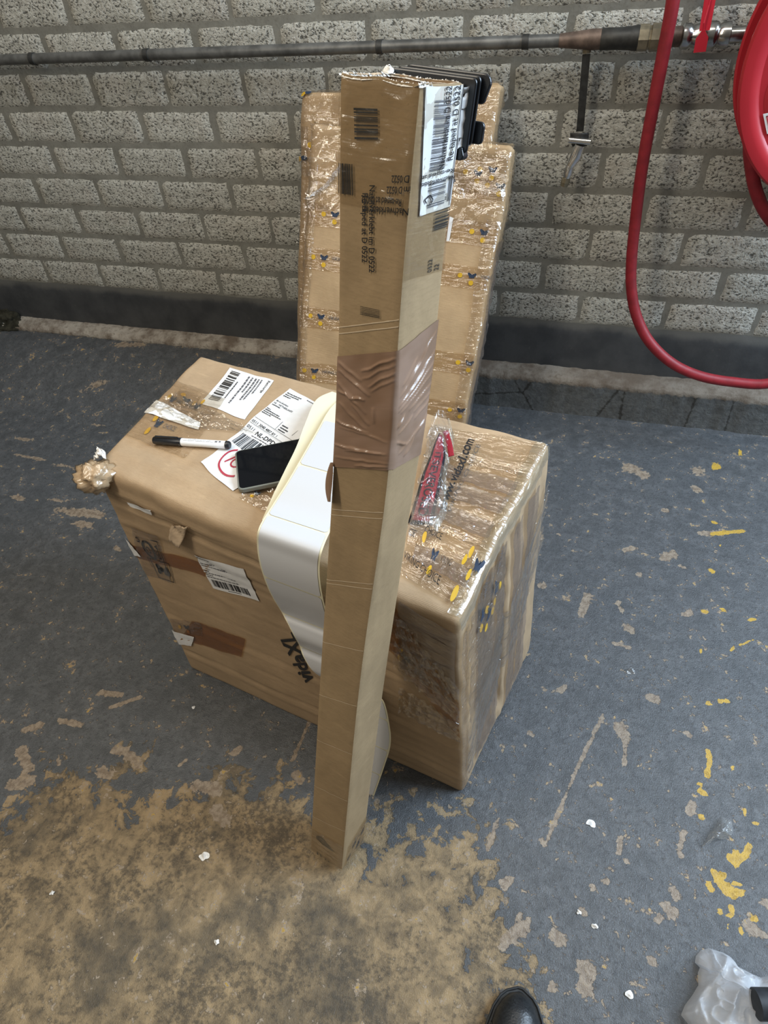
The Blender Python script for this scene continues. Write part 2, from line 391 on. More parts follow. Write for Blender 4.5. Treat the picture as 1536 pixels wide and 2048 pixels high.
def ledge_mat():
    m = N('crumbling_ledge'); P = obj_co(m)
    n1 = m.noise(P, 10, 4, 0.65); n2 = m.noise(P, 60, 5, 0.7)
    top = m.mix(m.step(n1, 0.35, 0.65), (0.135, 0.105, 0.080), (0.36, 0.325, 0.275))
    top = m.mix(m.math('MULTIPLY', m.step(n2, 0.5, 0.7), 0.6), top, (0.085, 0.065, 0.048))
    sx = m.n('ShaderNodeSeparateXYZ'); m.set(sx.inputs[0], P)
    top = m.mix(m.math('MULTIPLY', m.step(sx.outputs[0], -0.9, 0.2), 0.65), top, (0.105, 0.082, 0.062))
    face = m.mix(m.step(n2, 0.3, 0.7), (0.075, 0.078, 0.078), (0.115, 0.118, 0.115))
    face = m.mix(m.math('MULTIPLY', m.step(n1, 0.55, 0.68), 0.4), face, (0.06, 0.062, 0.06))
    v = m.n('ShaderNodeTexVoronoi', feature='DISTANCE_TO_EDGE'); m.set(v.inputs['Vector'], P); v.inputs['Scale'].default_value = 4.2
    cr = m.step(m.math('ADD', v.outputs[0], m.math('MULTIPLY', m.math('SUBTRACT', n2, 0.5), 0.06)), 0.022, 0.004)
    crn = m.n('ShaderNodeMapRange'); m.set(crn.inputs[0], m.math('ADD', v.outputs[0], m.math('MULTIPLY', m.math('SUBTRACT', n2, 0.5), 0.07)))
    crn.inputs[1].default_value = 0.020; crn.inputs[2].default_value = 0.004
    face = m.mix(m.math('MULTIPLY', crn.outputs[0], 0.8), face, (0.030, 0.028, 0.024))
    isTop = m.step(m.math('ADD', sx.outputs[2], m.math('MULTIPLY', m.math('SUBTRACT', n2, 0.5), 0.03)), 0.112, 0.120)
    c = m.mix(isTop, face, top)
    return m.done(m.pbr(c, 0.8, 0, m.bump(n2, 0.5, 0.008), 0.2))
MAT['ledge'] = ledge_mat()

# ------------------------------------------------------------------ flat print: text and bars laid on a surface
_tc = {}
def text_mesh(s, bold=0.0, shear=0.0):
    k = (s, bold, shear)
    if k in _tc: return _tc[k]
    cu = bpy.data.curves.new('txt', 'FONT'); cu.body = s; cu.resolution_u = 3; cu.offset = bold; cu.shear = shear; cu.size = 1
    o = bpy.data.objects.new('txt', cu); COL.objects.link(o)
    dg = bpy.context.evaluated_depsgraph_get()
    me = bpy.data.meshes.new_from_object(o.evaluated_get(dg))
    vs = [(v.co.x, v.co.y) for v in me.vertices]; fs = [list(p.vertices) for p in me.polygons]
    bpy.data.objects.remove(o); bpy.data.curves.remove(cu); bpy.data.meshes.remove(me)
    xs = [v[0] for v in vs]; x0, x1 = min(xs), max(xs)
    _tc[k] = (vs, fs, x0, x1); return _tc[k]
def put_text(mb, mp, s, p, dx, dy, mi, bold=0.0, shear=0.0, off=0.0006):
    """text with baseline from p along dx (full width), letter height vector dy (cap height), in the coordinates of mp"""
    vs, fs, x0, x1 = text_mesh(s, bold, shear)
    b = len(mb.v)
    for x, y in vs:
        a = (x - x0) / (x1 - x0); c = y / 0.70
        mb.v.append(tuple(mp(p[0] + dx[0] * a + dy[0] * c, p[1] + dx[1] * a + dy[1] * c, off)))
    for f in fs:
        mb.f.append([b + i for i in f]); mb.m.append(mi); mb.uv.append([(0, 0)] * len(f))
def put_rect(mb, mp, p, dx, dy, mi, off=0.0006, nu=1, nv=1):
    mb.quadgrid(lambda a, c: mp(p[0] + dx[0] * a + dy[0] * c, p[1] + dx[1] * a + dy[1] * c, off), nu, nv, mi)
def put_bars(mb, mp, p, dx, dy, n, mi, seed=1, off=0.0006, nv=4):
    """barcode: bars run along dy, stacked along dx"""
    r = random.Random(seed); ws = [r.choice((1, 1, 1, 2, 2, 3, 4)) for _ in range(2 * n)]; T = sum(ws); x = 0
    for i, w in enumerate(ws):
        if i % 2 == 0:
            a = x / T; b = (x + w) / T
            put_rect(mb, mp, (p[0] + dx[0] * a, p[1] + dx[1] * a), (dx[0] * (b - a), dx[1] * (b - a)), dy, mi, off, 1, nv)
        x += w
def put_disc(mb, mp, c, ax, ay, mi, off=0.0006, n=18, wob=0.0):
    pts = []
    for k in range(n):
        a = 2 * math.pi * k / n; q = 1 + wob * math.sin(3 * a + c[0] * 40)
        pts.append(mp(c[0] + (ax[0] * math.cos(a) + ay[0] * math.sin(a)) * q, c[1] + (ax[1] * math.cos(a) + ay[1] * math.sin(a)) * q, off))
    mb.poly(pts, mi)
def put_stroke(mb, mp, pts, w, mi, off=0.0007):
    for (a, b) in zip(pts[:-1], pts[1:]):
        d = (b[0] - a[0], b[1] - a[1]); L = math.hypot(*d) or 1e-9; n = (-d[1] / L * w[0] / 2, d[0] / L * w[1] / 2)
        put_rect(mb, mp, (a[0] - n[0], a[1] - n[1]), d, (2 * n[0], 2 * n[1]), mi, off)
HELM = [(-0.9, 0.5), (-0.55, 0.62), (-0.45, 0.3), (-0.2, 0.45), (0.0, 0.2), (0.2, 0.45), (0.45, 0.3), (0.55, 0.62), (0.9, 0.5), (0.75, 0.05), (0.55, -0.1), (0.5, -0.5), (0.15, -0.35), (0, -0.55), (-0.15, -0.35), (-0.5, -0.5), (-0.55, -0.1), (-0.75, 0.05)]
def put_emblem(mb, mp, c, ax, ay, mnavy, myel, txt=None, dots=((-1.5, -0.1), (0, -1.3)), mtxt=None, off=0.0012):
    """tape print: navy crest, yellow dots and the name, in a frame of axes ax, ay"""
    f = lambda x, y: (c[0] + ax[0] * x + ay[0] * y, c[1] + ax[1] * x + ay[1] * y)
    L = HELM[:10] ; 
    mid = [f(x, y) for x, y in HELM]
    b = len(mb.v); mb.v.append(tuple(mp(*f(0, 0), off + 0.0002)))
    for q in mid: mb.v.append(tuple(mp(q[0], q[1], off + 0.0002)))
    n = len(mid)
    for k in range(n):
        mb.f.append([b, b + 1 + k, b + 1 + (k + 1) % n]); mb.m.append(mnavy); mb.uv.append([(0, 0)] * 3)
    for d in dots:
        put_disc(mb, mp, f(*d), (ax[0] * 0.5, ax[1] * 0.5), (ay[0] * 0.5, ay[1] * 0.5), myel, off)
    if txt:
        p = f(1.7, -0.25)
        w = 0.5 * len(txt)
        put_text(mb, mp, txt, p, (ax[0] * w, ax[1] * w), (ay[0] * 0.65, ay[1] * 0.65), mtxt if mtxt is not None else mnavy, off=off + 0.0002)

# ------------------------------------------------------------------ a dented cardboard solid with six addressable faces
class Solid:
    def __init__(s, P, lens, r, disp=None):
        s.P = P; s.l = lens; s.r = r; s.disp = disp
    FM = {'front': lambda a, b: (a, 0, b), 'right': lambda a, b: (1, a, b), 'top': lambda a, b: (a, b, 1), 'left': lambda a, b: (0, a, b), 'back': lambda a, b: (a, 1, b), 'bottom': lambda a, b: (a, b, 0)}
    FL = {'front': (0, 2), 'right': (1, 2), 'top': (0, 1), 'left': (1, 2), 'back': (0, 2), 'bottom': (0, 1)}
    SG = {'front': 1, 'right': 1, 'top': 1, 'left': -1, 'back': -1, 'bottom': -1}
    def pos(s, u, v, w):
        q = [u * s.l[0], v * s.l[1], w * s.l[2]]
        c = [min(max(q[i], s.r), s.l[i] - s.r) for i in range(3)]
        d = [q[i] - c[i] for i in range(3)]; L = math.sqrt(sum(x * x for x in d))
        if L > s.r * 1.0001: q = [c[i] + d[i] / L * s.r for i in range(3)]
        return np.array(s.P(q[0] / s.l[0], q[1] / s.l[1], q[2] / s.l[2]))
    def surf(s, face, a, b, off=0.0):
        fm = s.FM[face]
        p = s.pos(*fm(a, b))
        e = 0.004
        a0, a1 = max(0, a - e), min(1, a + e); b0, b1 = max(0, b - e), min(1, b + e)
        if a < 0 or a > 1: a0, a1 = a - e, a + e
        if b < 0 or b > 1: b0, b1 = b - e, b + e
        da = s.pos(*fm(a1, b)) - s.pos(*fm(a0, b)); db = s.pos(*fm(a, b1)) - s.pos(*fm(a, b0))
        n = np.cross(da, db) * s.SG[face]; L = np.linalg.norm(n); n = n / L if L > 1e-12 else n
        d = 0.0
        if s.disp:
            m = sm(0, 0.03, a) * sm(0, 0.03, 1 - a) * sm(0, 0.03, b) * sm(0, 0.03, 1 - b)
            if m > 0: d = s.disp(face, a, b) * m
        return p + n * (d + off)
    def st(s, face, px):
        """photo point -> face coordinates (nearest point of the face)"""
        px = np.array(px, float)
        if not hasattr(s, 'grid'): s.grid = {}
        if face not in s.grid:
            s.grid[face] = [(a, b, proj(s.surf(face, a, b))) for a in np.linspace(.02, .98, 13) for b in np.linspace(.01, .99, 41)]
        a, b, _ = min(s.grid[face], key=lambda g: np.linalg.norm(g[2] - px))
        lo, hi = 0.003, 0.997
        f0 = proj(s.surf(face, a, b)); e0 = np.linalg.norm(px - f0)
        for _ in range(40):
            if e0 < 0.05: break
            h = 0.004; ha = -h if a + h > hi else h; hb = -h if b + h > hi else h
            J = np.array([(proj(s.surf(face, a + ha, b)) - f0) / ha, (proj(s.surf(face, a, b + hb)) - f0) / hb]).T
            r = px - f0
            dlt = np.linalg.solve(J.T @ J + 1e-3 * np.eye(2), J.T @ r); k = 1.0; ok = False
            for _k in range(7):
                a2, b2 = min(hi, max(lo, a + dlt[0] * k)), min(hi, max(lo, b + dlt[1] * k))
                f2 = proj(s.surf(face, a2, b2)); e2 = np.linalg.norm(px - f2)
                if e2 < e0 - 1e-4: a, b, f0, e0, ok = a2, b2, f2, e2, True; break
                k *= 0.5
            if not ok: break
        return (a, b)
    def mapper(s, face, base=0.0):
        return lambda a, b, off=0.0: s.surf(face, a, b, base + off)
    def quadmap(s, face, pxs, base=0.0):
        """four photo points (x0y0, x1y0, x1y1, x0y1) -> mapper over the unit square on that face"""
        q = [s.st(face, p) for p in pxs]
        def f(x, y, off=0.0):
            a = (q[0][0] * (1 - x) + q[1][0] * x) * (1 - y) + (q[3][0] * (1 - x) + q[2][0] * x) * y
            b = (q[0][1] * (1 - x) + q[1][1] * x) * (1 - y) + (q[3][1] * (1 - x) + q[2][1] * x) * y
            return s.surf(face, a, b, base + off)
        f.q = q
        return f
    def body(s, name, mat, parent, n, faces=('front', 'right', 'top', 'left', 'back', 'bottom')):
        mb = MB()
        for fc in faces:
            i, j = s.FL[fc]
            mb.quadgrid(lambda a, b: s.surf(fc, a, b), n[i], n[j], 0, (s.l[i], s.l[j]))
        return mb.build(name, mat, parent, True, 2e-5)
def tri(c):
    c = {k: np.array(v, float) for k, v in c.items()}
    def P(u, v, w):
        return sum(c[(i, j, k)] * ((u if i else 1 - u) * (v if j else 1 - v) * (w if k else 1 - w)) for i in (0, 1) for j in (0, 1) for k in (0, 1))
    return P
def sheet(mp, nu, nv, amp, fx, fy, seed=0.0, edge=True):
    """a wrinkled skin of film over a mapper"""
    def f(x, y):
        h = amp * (ridge(x * fx + seed, y * fy, seed) ** 3 + 0.5 * ridge(x * fx * 2.3, y * fy * 2.1 + seed, seed + 4) ** 4)
        return mp(x, y, 0.0012 + h)
    su = float(np.linalg.norm(np.array(mp(1, .5, 0)) - np.array(mp(0, .5, 0)))); sv = float(np.linalg.norm(np.array(mp(.5, 1, 0)) - np.array(mp(.5, 0, 0))))
    mb = MB(); mb.quadgrid(f, nu, nv, 0, (su, sv)); return mb

# ================================================================== the setting
def struct(o): o['kind'] = 'structure'; return o
def rise(x, y):
    return 0.115 * sm(-0.35, -1.0, x) * sm(1.52, 1.93, y) if False else 0.115 * (1 - sm(-1.0, -0.35, x)) * sm(1.50, 1.92, y)

# worn concrete in the foreground: outline traced on the floor, kept as a signed distance on the floor mesh
WORN_PX = [(-300, 1700), (0, 1610), (130, 1565), (250, 1545), (340, 1590), (430, 1545), (520, 1575), (610, 1600), (720, 1660), (840, 1650), (950, 1640), (985, 1690), (978, 1790), (1012, 1860), (1040, 1910), (1035, 2000), (1055, 2100), (1000, 2300), (300, 2600), (-500, 2400)]
WORN = [on_z(p)[:2] for p in WORN_PX]
def sdist(x, y, poly):
    ins = False; d = 9
    n = len(poly)
    for i in range(n):
        ax, ay = poly[i]; bx, by = poly[(i + 1) % n]
        if (ay > y) != (by > y) and x < (bx - ax) * (y - ay) / (by - ay) + ax: ins = not ins
        ex, ey = bx - ax, by - ay
        t = max(0, min(1, ((x - ax) * ex + (y - ay) * ey) / (ex * ex + ey * ey)))
        d = min(d, math.hypot(x - ax - ex * t, y - ay - ey * t))
    return d if ins else -d
# (x, y, x2, y2, radius in m): scraped patches of the floor paint, from photo positions
PATCH = [(1255, 935, 1290, 950, .028), (1375, 945, 1410, 938, .015), (1390, 975, 1395, 980, .018), (1330, 1115, 1345, 1108, .020), (1362, 1132, 1370, 1136, .010), (1250, 1100, 1270, 1096, .010), (1400, 1066, 1440, 1066, .012),
 (1205, 1433, 1150, 1545, .006), (1150, 1545, 1095, 1680, .005), (1240, 1455, 1252, 1480, .018), (1250, 1480, 1249, 1530, .006), (1175, 1190, 1165, 1225, .016), (1238, 1205, 1243, 1220, .010), (1255, 1255, 1265, 1262, .018), (1225, 1285, 1260, 1296, .006), (1278, 1148, 1280, 1150, .012), (1300, 1395, 1315, 1400, .014), (1375, 1465, 1380, 1475, .008),
 (1370, 1230, 1378, 1226, .011), (1405, 1225, 1412, 1222, .010), (1385, 1610, 1378, 1625, .012), (1368, 1665, 1360, 1695, .007), (1358, 1705, 1362, 1712, .010), (1348, 1785, 1352, 1792, .014), (1335, 1815, 1345, 1825, .016), (1320, 1832, 1315, 1838, .008),
 (1160, 1820, 1166, 1826, .010), (1183, 1772, 1186, 1776, .008), (1212, 1762, 1214, 1764, .010), (1110, 1870, 1120, 1880, .014), (1165, 1935, 1180, 1940, .020), (1170, 1970, 1175, 1975, .018), (1105, 1970, 1102, 1978, .010), (1302, 1920, 1304, 1924, .010), (1240, 1680, 1238, 1705, .008), (1250, 1720, 1256, 1724, .006), (1085, 1680, 1090, 1690, .008),
 (1005, 1765, 1010, 1770, .012), (1020, 1760, 1015, 1765, .010), (1050, 1850, 1010, 1890, .018), (1040, 1830, 1025, 1860, .010), (975, 1700, 995, 1640, .006),
 (185, 798, 215, 790, .022), (265, 735, 300, 742, .014), (222, 715, 236, 712, .010), (62, 760, 75, 757, .010), (185, 852, 215, 850, .008), (195, 868, 205, 866, .010), (45, 878, 65, 880, .012), (38, 910, 85, 920, .008), (28, 985, 40, 1010, .012), (100, 995, 110, 1000, .010), (150, 895, 156, 892, .008), (85, 930, 88, 935, .008), (120, 930, 128, 932, .010), (130, 1020, 200, 1030, .025), (150, 1045, 180, 1050, .02), (230, 1095, 240, 1100, .010),
 (200, 1385, 240, 1390, .012), (220, 1415, 280, 1395, .008), (120, 1440, 160, 1450, .012), (50, 1460, 80, 1450, .014), (40, 1500, 60, 1540, .016), (20, 1570, 60, 1560, .02), (230, 1500, 260, 1510, .018), (200, 1545, 215, 1550, .016), (395, 1570, 430, 1580, .022), (430, 1620, 450, 1640, .020), (270, 1520, 275, 1530, .012), (620, 1440, 585, 1520, .006), (360, 1530, 372, 1520, .006), (115, 1515, 118, 1530, .006), (480, 1495, 470, 1505, .012), (590, 1550, 600, 1560, .012),
 (1500, 1855, 1520, 1870, .015), (1530, 1805, 1536, 1808, .012), (1330, 1020, 1335, 1022, .014), (1075, 1070, 1080, 1075, .018), (1080, 1170, 1085, 1172, .016), (1115, 1068, 1120, 1070, .006), (1130, 1195, 1135, 1198, .006), (1120, 1380, 1130, 1375, .010), (1085, 1375, 1090, 1380, .006), (1060, 1465, 1065, 1470, .008)]
YEL = [(1420, 937, 1445, 930, .012), (1480, 905, 1490, 912, .006), (1500, 902, 1504, 905, .005), (1490, 948, 1496, 950, .006), (1425, 1068, 1485, 1062, .010), (1425, 1044, 1432, 1046, .007), (1422, 1140, 1426, 1143, .010), (1440, 1090, 1442, 1092, .005), (1405, 1222, 1412, 1224, .008), (1443, 1218, 1448, 1220, .005),
 (1416, 1502, 1420, 1520, .008), (1420, 1520, 1414, 1552, .007), (1398, 1568, 1402, 1570, .006), (1400, 1582, 1410, 1588, .008), (1403, 1632, 1406, 1634, .008), (1440, 1402, 1455, 1402, .009), (1415, 1406, 1420, 1408, .006), (1465, 1535, 1466, 1537, .005), (1490, 1620, 1494, 1635, .004), (1508, 1646, 1512, 1648, .007), (1460, 1715, 1470, 1728, .012), (1470, 1712, 1472, 1706, .008), (1470, 1728, 1485, 1715, .009), (1488, 1712, 1496, 1700, .008), (1496, 1695, 1500, 1690, .007),
 (1427, 1742, 1432, 1756, .010), (1434, 1758, 1446, 1772, .013), (1446, 1772, 1460, 1784, .015), (1460, 1784, 1482, 1786, .010), (1440, 1755, 1448, 1750, .007), (1418, 1768, 1422, 1778, .009), (1468, 1766, 1482, 1768, .006), (1438, 1822, 1442, 1824, .006), (1462, 1814, 1464, 1822, .007), (1458, 1832, 1462, 1834, .006), (1454, 1852, 1455, 1854, .005), (1480, 1860, 1484, 1866, .006), (1508, 1838, 1512, 1840, .006), (1500, 1240, 1508, 1238, .006), (1505, 1280, 1480, 1290, .003), (1463, 1300, 1466, 1296, .005), (1400, 1298, 1402, 1306, .004)]
def caps(lst):
    out = []
    for x, y, x2, y2, r in lst:
        a = on_z((x, y)); b = on_z((x2, y2)); out.append((a[0], a[1], b[0], b[1], r))
    return np.array(out)
CP, CY = caps(PATCH), caps(YEL)
def capfield(X, Y, C):
    best = np.zeros_like(X)
    for ax, ay, bx, by, r in C:
        ex, ey = bx - ax, by - ay; L = ex * ex + ey * ey + 1e-9
        t = np.clip(((X - ax) * ex + (Y - ay) * ey) / L, 0, 1)
        d = np.hypot(X - ax - ex * t, Y - ay - ey * t)
        best = np.maximum(best, np.clip(1.30 - d / (r * 0.72) * 0.95, 0, 1))
    return best
def make_floor():
    xs = [-6, -4.5, -3.2] + list(np.arange(-2.6, -1.45, 0.05)) + list(np.arange(-1.45, 0.95, 0.0055)) + list(np.arange(0.95, 1.6, 0.05)) + [2.2, 3.2, 4.5]
    ys = [-5, -3, -1.5, -0.6, -0.2] + list(np.arange(-0.05, 1.65, 0.0055)) + list(np.arange(1.65, 2.06, 0.03)) + [2.2]
    nx, ny = len(xs), len(ys)
    X, Y = np.meshgrid(xs, ys)
    Z = np.array([[rise(x, y) if y > 1.45 and x < -0.3 else 0.0 for x in xs] for y in ys])
    me = bpy.data.meshes.new('floor')
    v = np.stack([X, Y, Z], -1).reshape(-1, 3)
    idx = np.arange(nx * ny).reshape(ny, nx)
    f = np.stack([idx[:-1, :-1], idx[:-1, 1:], idx[1:, 1:], idx[1:, :-1]], -1).reshape(-1, 4)
    me.vertices.add(len(v)); me.vertices.foreach_set('co', v.ravel())
    me.loops.add(f.size); me.loops.foreach_set('vertex_index', f.ravel().astype(np.int32))
    me.polygons.add(len(f)); me.polygons.foreach_set('loop_start', (np.arange(len(f)) * 4).astype(np.int32)); me.polygons.foreach_set('loop_total', np.full(len(f), 4, np.int32))
    me.update(); me.validate()
    # signed distance to the worn outline
    P = np.array(WORN); sd = np.full(X.shape, 9.0); ins = np.zeros(X.shape, bool); n = len(P)
    for i in range(n):
        ax, ay = P[i]; bx, by = P[(i + 1) % n]; ex, ey = bx - ax, by - ay
        c = ((ay > Y) != (by > Y)) & (X < (bx - ax) * (Y - ay) / ((by - ay) if by != ay else 1e-9) + ax); ins ^= c
        t = np.clip(((X - ax) * ex + (Y - ay) * ey) / (ex * ex + ey * ey), 0, 1)
        sd = np.minimum(sd, np.hypot(X - ax - ex * t, Y - ay - ey * t))
    sd = np.clip(np.where(ins, sd, -sd), -0.25, 0.25)
    for nm, A in (('worn', sd), ('patch', capfield(X, Y, CP)), ('yellow', capfield(X, Y, CY))):
        a = me.attributes.new(nm, 'FLOAT', 'POINT'); a.data.foreach_set('value', A.ravel().astype(np.float32))
    me.materials.append(MAT['floor'])
    o = bpy.data.objects.new('floor', me); COL.objects.link(o); return struct(o)
make_floor()

def make_wall():
    mb = MB()
    L = 2.5285 * U; zb = 3 * U; mo = 0.0050
    for c in range(0, 16):
        z0 = zb + c * U + mo; z1 = zb + (c + 1) * U - mo
        off = 0.10 if c % 2 == 0 else -1.13
        u0 = off * U - 18 * L
        for k in range(0, 32):
            xa = u0 + k * L + mo; xb = u0 + (k + 1) * L - mo
            if xa > 2.6 or xb < -4.6: continue
            near = -3.0 < xa < 1.0
            nu, nv = (14, 7) if near else (10, 6)
            sd = rnd.random() * 50
            yb = D + rnd.uniform(-0.0012, 0.0012)
            def f(a, b, xa=xa, xb=xb, z0=z0, z1=z1, sd=sd, yb=yb):
                e = min(a, 1 - a) * (xb - xa); g = min(b, 1 - b) * (z1 - z0)
                d = min(e, g)
                x = xa + (xb - xa) * a; z = z0 + (z1 - z0) * b
                if d < 1e-6: x += 0.004 * nz(x * 30, z * 30, sd); z += 0.0035 * nz(x * 26 + 9, z * 30, sd)
                y = yb + 0.0058 * (1 - sm(0, 0.008, d)) + 0.0012 * nz(x * 60, z * 60, sd)
                return (x, y, z)
            mb.quadgrid(f, nu, nv, 0)
    mb.quadgrid(lambda a, b: (-4.8 + 7.6 * a, D + 0.0045 + 0.001 * nz(a * 90, b * 40), zb - 0.01 + (16 * U + 0.02) * b), 120, 60, 1)
    return struct(mb.build('wall_back', [MAT['block'], MAT['mortar']]))
make_wall()
mb = MB()
def fb(a, b):
    x = -4.8 + 7.6 * a; zt = 3 * U + 0.004 + 0.006 * nz(x * 7, 3.3) + 0.003 * nz(x * 40, 1)
    z = 0.09 + (zt - 0.09) * b
    return (x, D - 0.003 + 0.002 * nz(x * 5, z * 8) + (0.006 if b == 1 else 0), z)
mb.quadgrid(fb, 300, 10, 0)
struct(mb.build('baseboard_back', MAT['plinth']))
mb = MB()
def fl(a, b):
    x = -4.8 + 7.6 * a
    ztop = 1.33 * U + 0.004 * nz(x * 6, 8) ; yf = D - 0.062 + 0.007 * nz(x * 9, 2.2) + 0.004 * nz(x * 33, 5)
    prof = [(D + 0.01, ztop + 0.012), (D - 0.02, ztop + 0.008), (yf + 0.012, ztop), (yf, ztop - 0.012), (yf - 0.002, ztop - 0.06), (yf - 0.006, 0.03), (yf - 0.012, -0.02)]
    t = b * (len(prof) - 1); i = min(int(t), len(prof) - 2); q = t - i
    y = prof[i][0] * (1 - q) + prof[i + 1][0] * q; z = prof[i][1] * (1 - q) + prof[i + 1][1] * q
    k = 0.004 if i <= 3 else 0.0018
    return (x, y + k * nz(x * 45, z * 60, 2), z + k * nz(x * 40, y * 60, 7))
mb.quadgrid(fl, 500, 24, 0)
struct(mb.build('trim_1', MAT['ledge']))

# ================================================================== the big carton
cN = lambda v: np.array(v, float)
bc = {(0, 0, 0): (-.822, .655, 0), (1, 0, 0): (-.075, .522, 0), (1, 1, 0): (.019, .916, 0), (0, 1, 0): (-.728, 1.05, 0),
      (0, 0, 1): on_z((178, 930), .688), (1, 0, 1): on_z((917, 1243), .66), (1, 1, 1): on_z((1099, 884), .672), (0, 1, 1): on_z((398, 708), .69)}
_bt = tri(bc)
def bigP(u, v, w):
    p = _bt(u, v, w)
    n = np.array([MN.noise(Vector((p[0] * 5 + k * 17, p[1] * 5, p[2] * 5))) for k in range(3)])
    n2 = np.array([MN.noise(Vector((p[0] * 22 + k * 17, p[1] * 22, p[2] * 22))) for k in range(3)])
    k = 0.25 + 0.75 * w
    p = p + n * 0.006 * k + n2 * 0.0025 * k
    # crushed far end of the top front edge
    c = math.exp(-((u) ** 2 / 0.03 + v ** 2 / 0.02 + (1 - w) ** 2 / 0.06))
    p = p + np.array([0.006, -0.004, 0.004]) * c
    # the front bottom edge bows out over the floor
    p[2] = max(p[2], 0.0)
    return p
def bigD(face, a, b):
    d = 0.0
    if face == 'front':
        for t0, A, w in ((0.93, .005, .012), (0.885, -.007, .005), (0.865, .003, .008), (0.80, .0035, .010), (0.775, -.004, .004), (0.735, -.003, .004), (0.60, .0015, .012), (0.47, -.0014, .006), (0.36, -.0035, .004), (0.33, .0022, .01), (0.235, -.002, .006), (0.14, -.005, .005), (0.105, .003, .012)):
            q = b - t0 - 0.012 * nz(a * 4, t0 * 30) - 0.006 * a
            d += A * math.exp(-(q / w) ** 2) * (0.6 + 0.6 * nz(a * 6, t0 * 50, 3))
        d += 0.010 * math.sin(math.pi * min(1, a * 1.0)) * sm(0.65, 1.0, b) * 0.6 - 0.004 * math.sin(math.pi * a) * (1 - abs(2 * b - 1))
        if a > 0.55:
            d += 0.0016 * math.sin(b * 120 + 3 * nz(a * 5, b * 5)) * sm(0.55, 0.75, a) * (0.4 + nz(a * 8, b * 20))
    elif face == 'right':
        d -= 0.022 * math.exp(-((a - 0.47 - 0.02 * nz(b * 3, 1)) / 0.014) ** 2) * sm(0.06, 0.2, b) * (1 - sm(0.80, 0.93, b))
        d += 0.003 * sm(0.47, 0.52, a)
        d += 0.003 * nz(a * 7, b * 4) + 0.0022 * math.sin((a * 3 + b) * 30) * nz(a * 5, b * 5, 6)
    elif face == 'top':
        if a > 0.68:
            d += 0.0030 * (abs(math.sin(b * 36 + 1.6 * nz(a * 3, b * 3))) ** 0.45 - 0.6) * sm(0.66, 0.74, a) * (0.7 + 0.5 * nz(a * 4, b * 9, 2))
        d += 0.004 * nz(a * 4, b * 4, 3) - 0.003 * math.exp(-((b - 0.2 - 0.05 * a) / 0.02) ** 2) + 0.003 * math.exp(-((b - 0.13) / 0.03) ** 2)
    elif face == 'left':
        d += 0.006 * nz(a * 4, b * 4, 9)
    return d
BIG = Solid(bigP, (0.76, 0.405, 0.675), 0.010, bigD)
big = thing('carton', 'big dented brown carton standing on the floor, wrapped in clear tape', 'box', (-.40, .79, 0))
BIG.body('carton_body', MAT['box_card'], big, (110, 64, 96))
INKS = [MAT['ink'], MAT['navy'], MAT['yellow'], MAT['greyink'], MAT['redink']]

def label_on(name, sol, face, pxs, parent, draw, base=0.0012, n=(14, 10), lbl=None, cut=None):
    qm = sol.quadmap(face, pxs, base)
    mb = MB(); mb.quadgrid(lambda a, b: qm(a, b, 0.0005 * nz(a * 5, b * 5)), n[0], n[1], 0)
    draw(mb, qm)
    o = mb.build(name, [MAT['paper']] + INKS, parent)
    if lbl: o['label'] = lbl
    return o
def greek(mb, mp, x, y, dx, dy, rows, mi=4, lens=None, sd=3):
    """rows of tiny unreadable print as short dashes"""
    r = random.Random(sd)
    for k in range(rows):
        cx = 0.0; end = (lens[k] if lens else r.uniform(0.5, 1.0))
        while cx < end:
            w = r.uniform(0.03, 0.10)
            w = min(w, end - cx)
            if w > 0.008: put_rect(mb, mp, (x + dx[0] * cx + dy[0] * k, y + dx[1] * cx + dy[1] * k), (dx[0] * w, dx[1] * w), (dy[0] * 0.45, dy[1] * 0.45), mi)
            cx += w + 0.018
# returns label at the back of the top (x across the print lines, upside down to the camera)
def d_ret(mb, mp):
    # x: along the barcode direction, y: from barcode side to title side
    put_bars(mb, mp, (0.17, 0.70), (0.78, 0), (0, 0.22), 26, 1, 4)
    greek(mb, mp, 0.30, 0.62, (0.6, 0), (0, 0.05), 1, 1, [0.75], 4)
    greek(mb, mp, 0.93, 0.50, (-0.72, 0), (0, -0.07), 3, 4, [1.0, .55, .8], 5)
    greek(mb, mp, 0.93, 0.30, (-0.6, 0), (0, -0.06), 2, 4, [.9, .6], 8)
    put_text(mb, mp, 'Retourtje', (0.95, 0.10), (-0.30, 0), (0, -0.055), 1, 0.01)
label_on('shipping_label', BIG, 'top', [(400, 808), (460, 736), (548, 762), (490, 840)], big,
         lambda mb, mp: d_ret(mb, lambda x, y, o=0: mp(x, 1 - y, o)), lbl='white return label with a barcode')
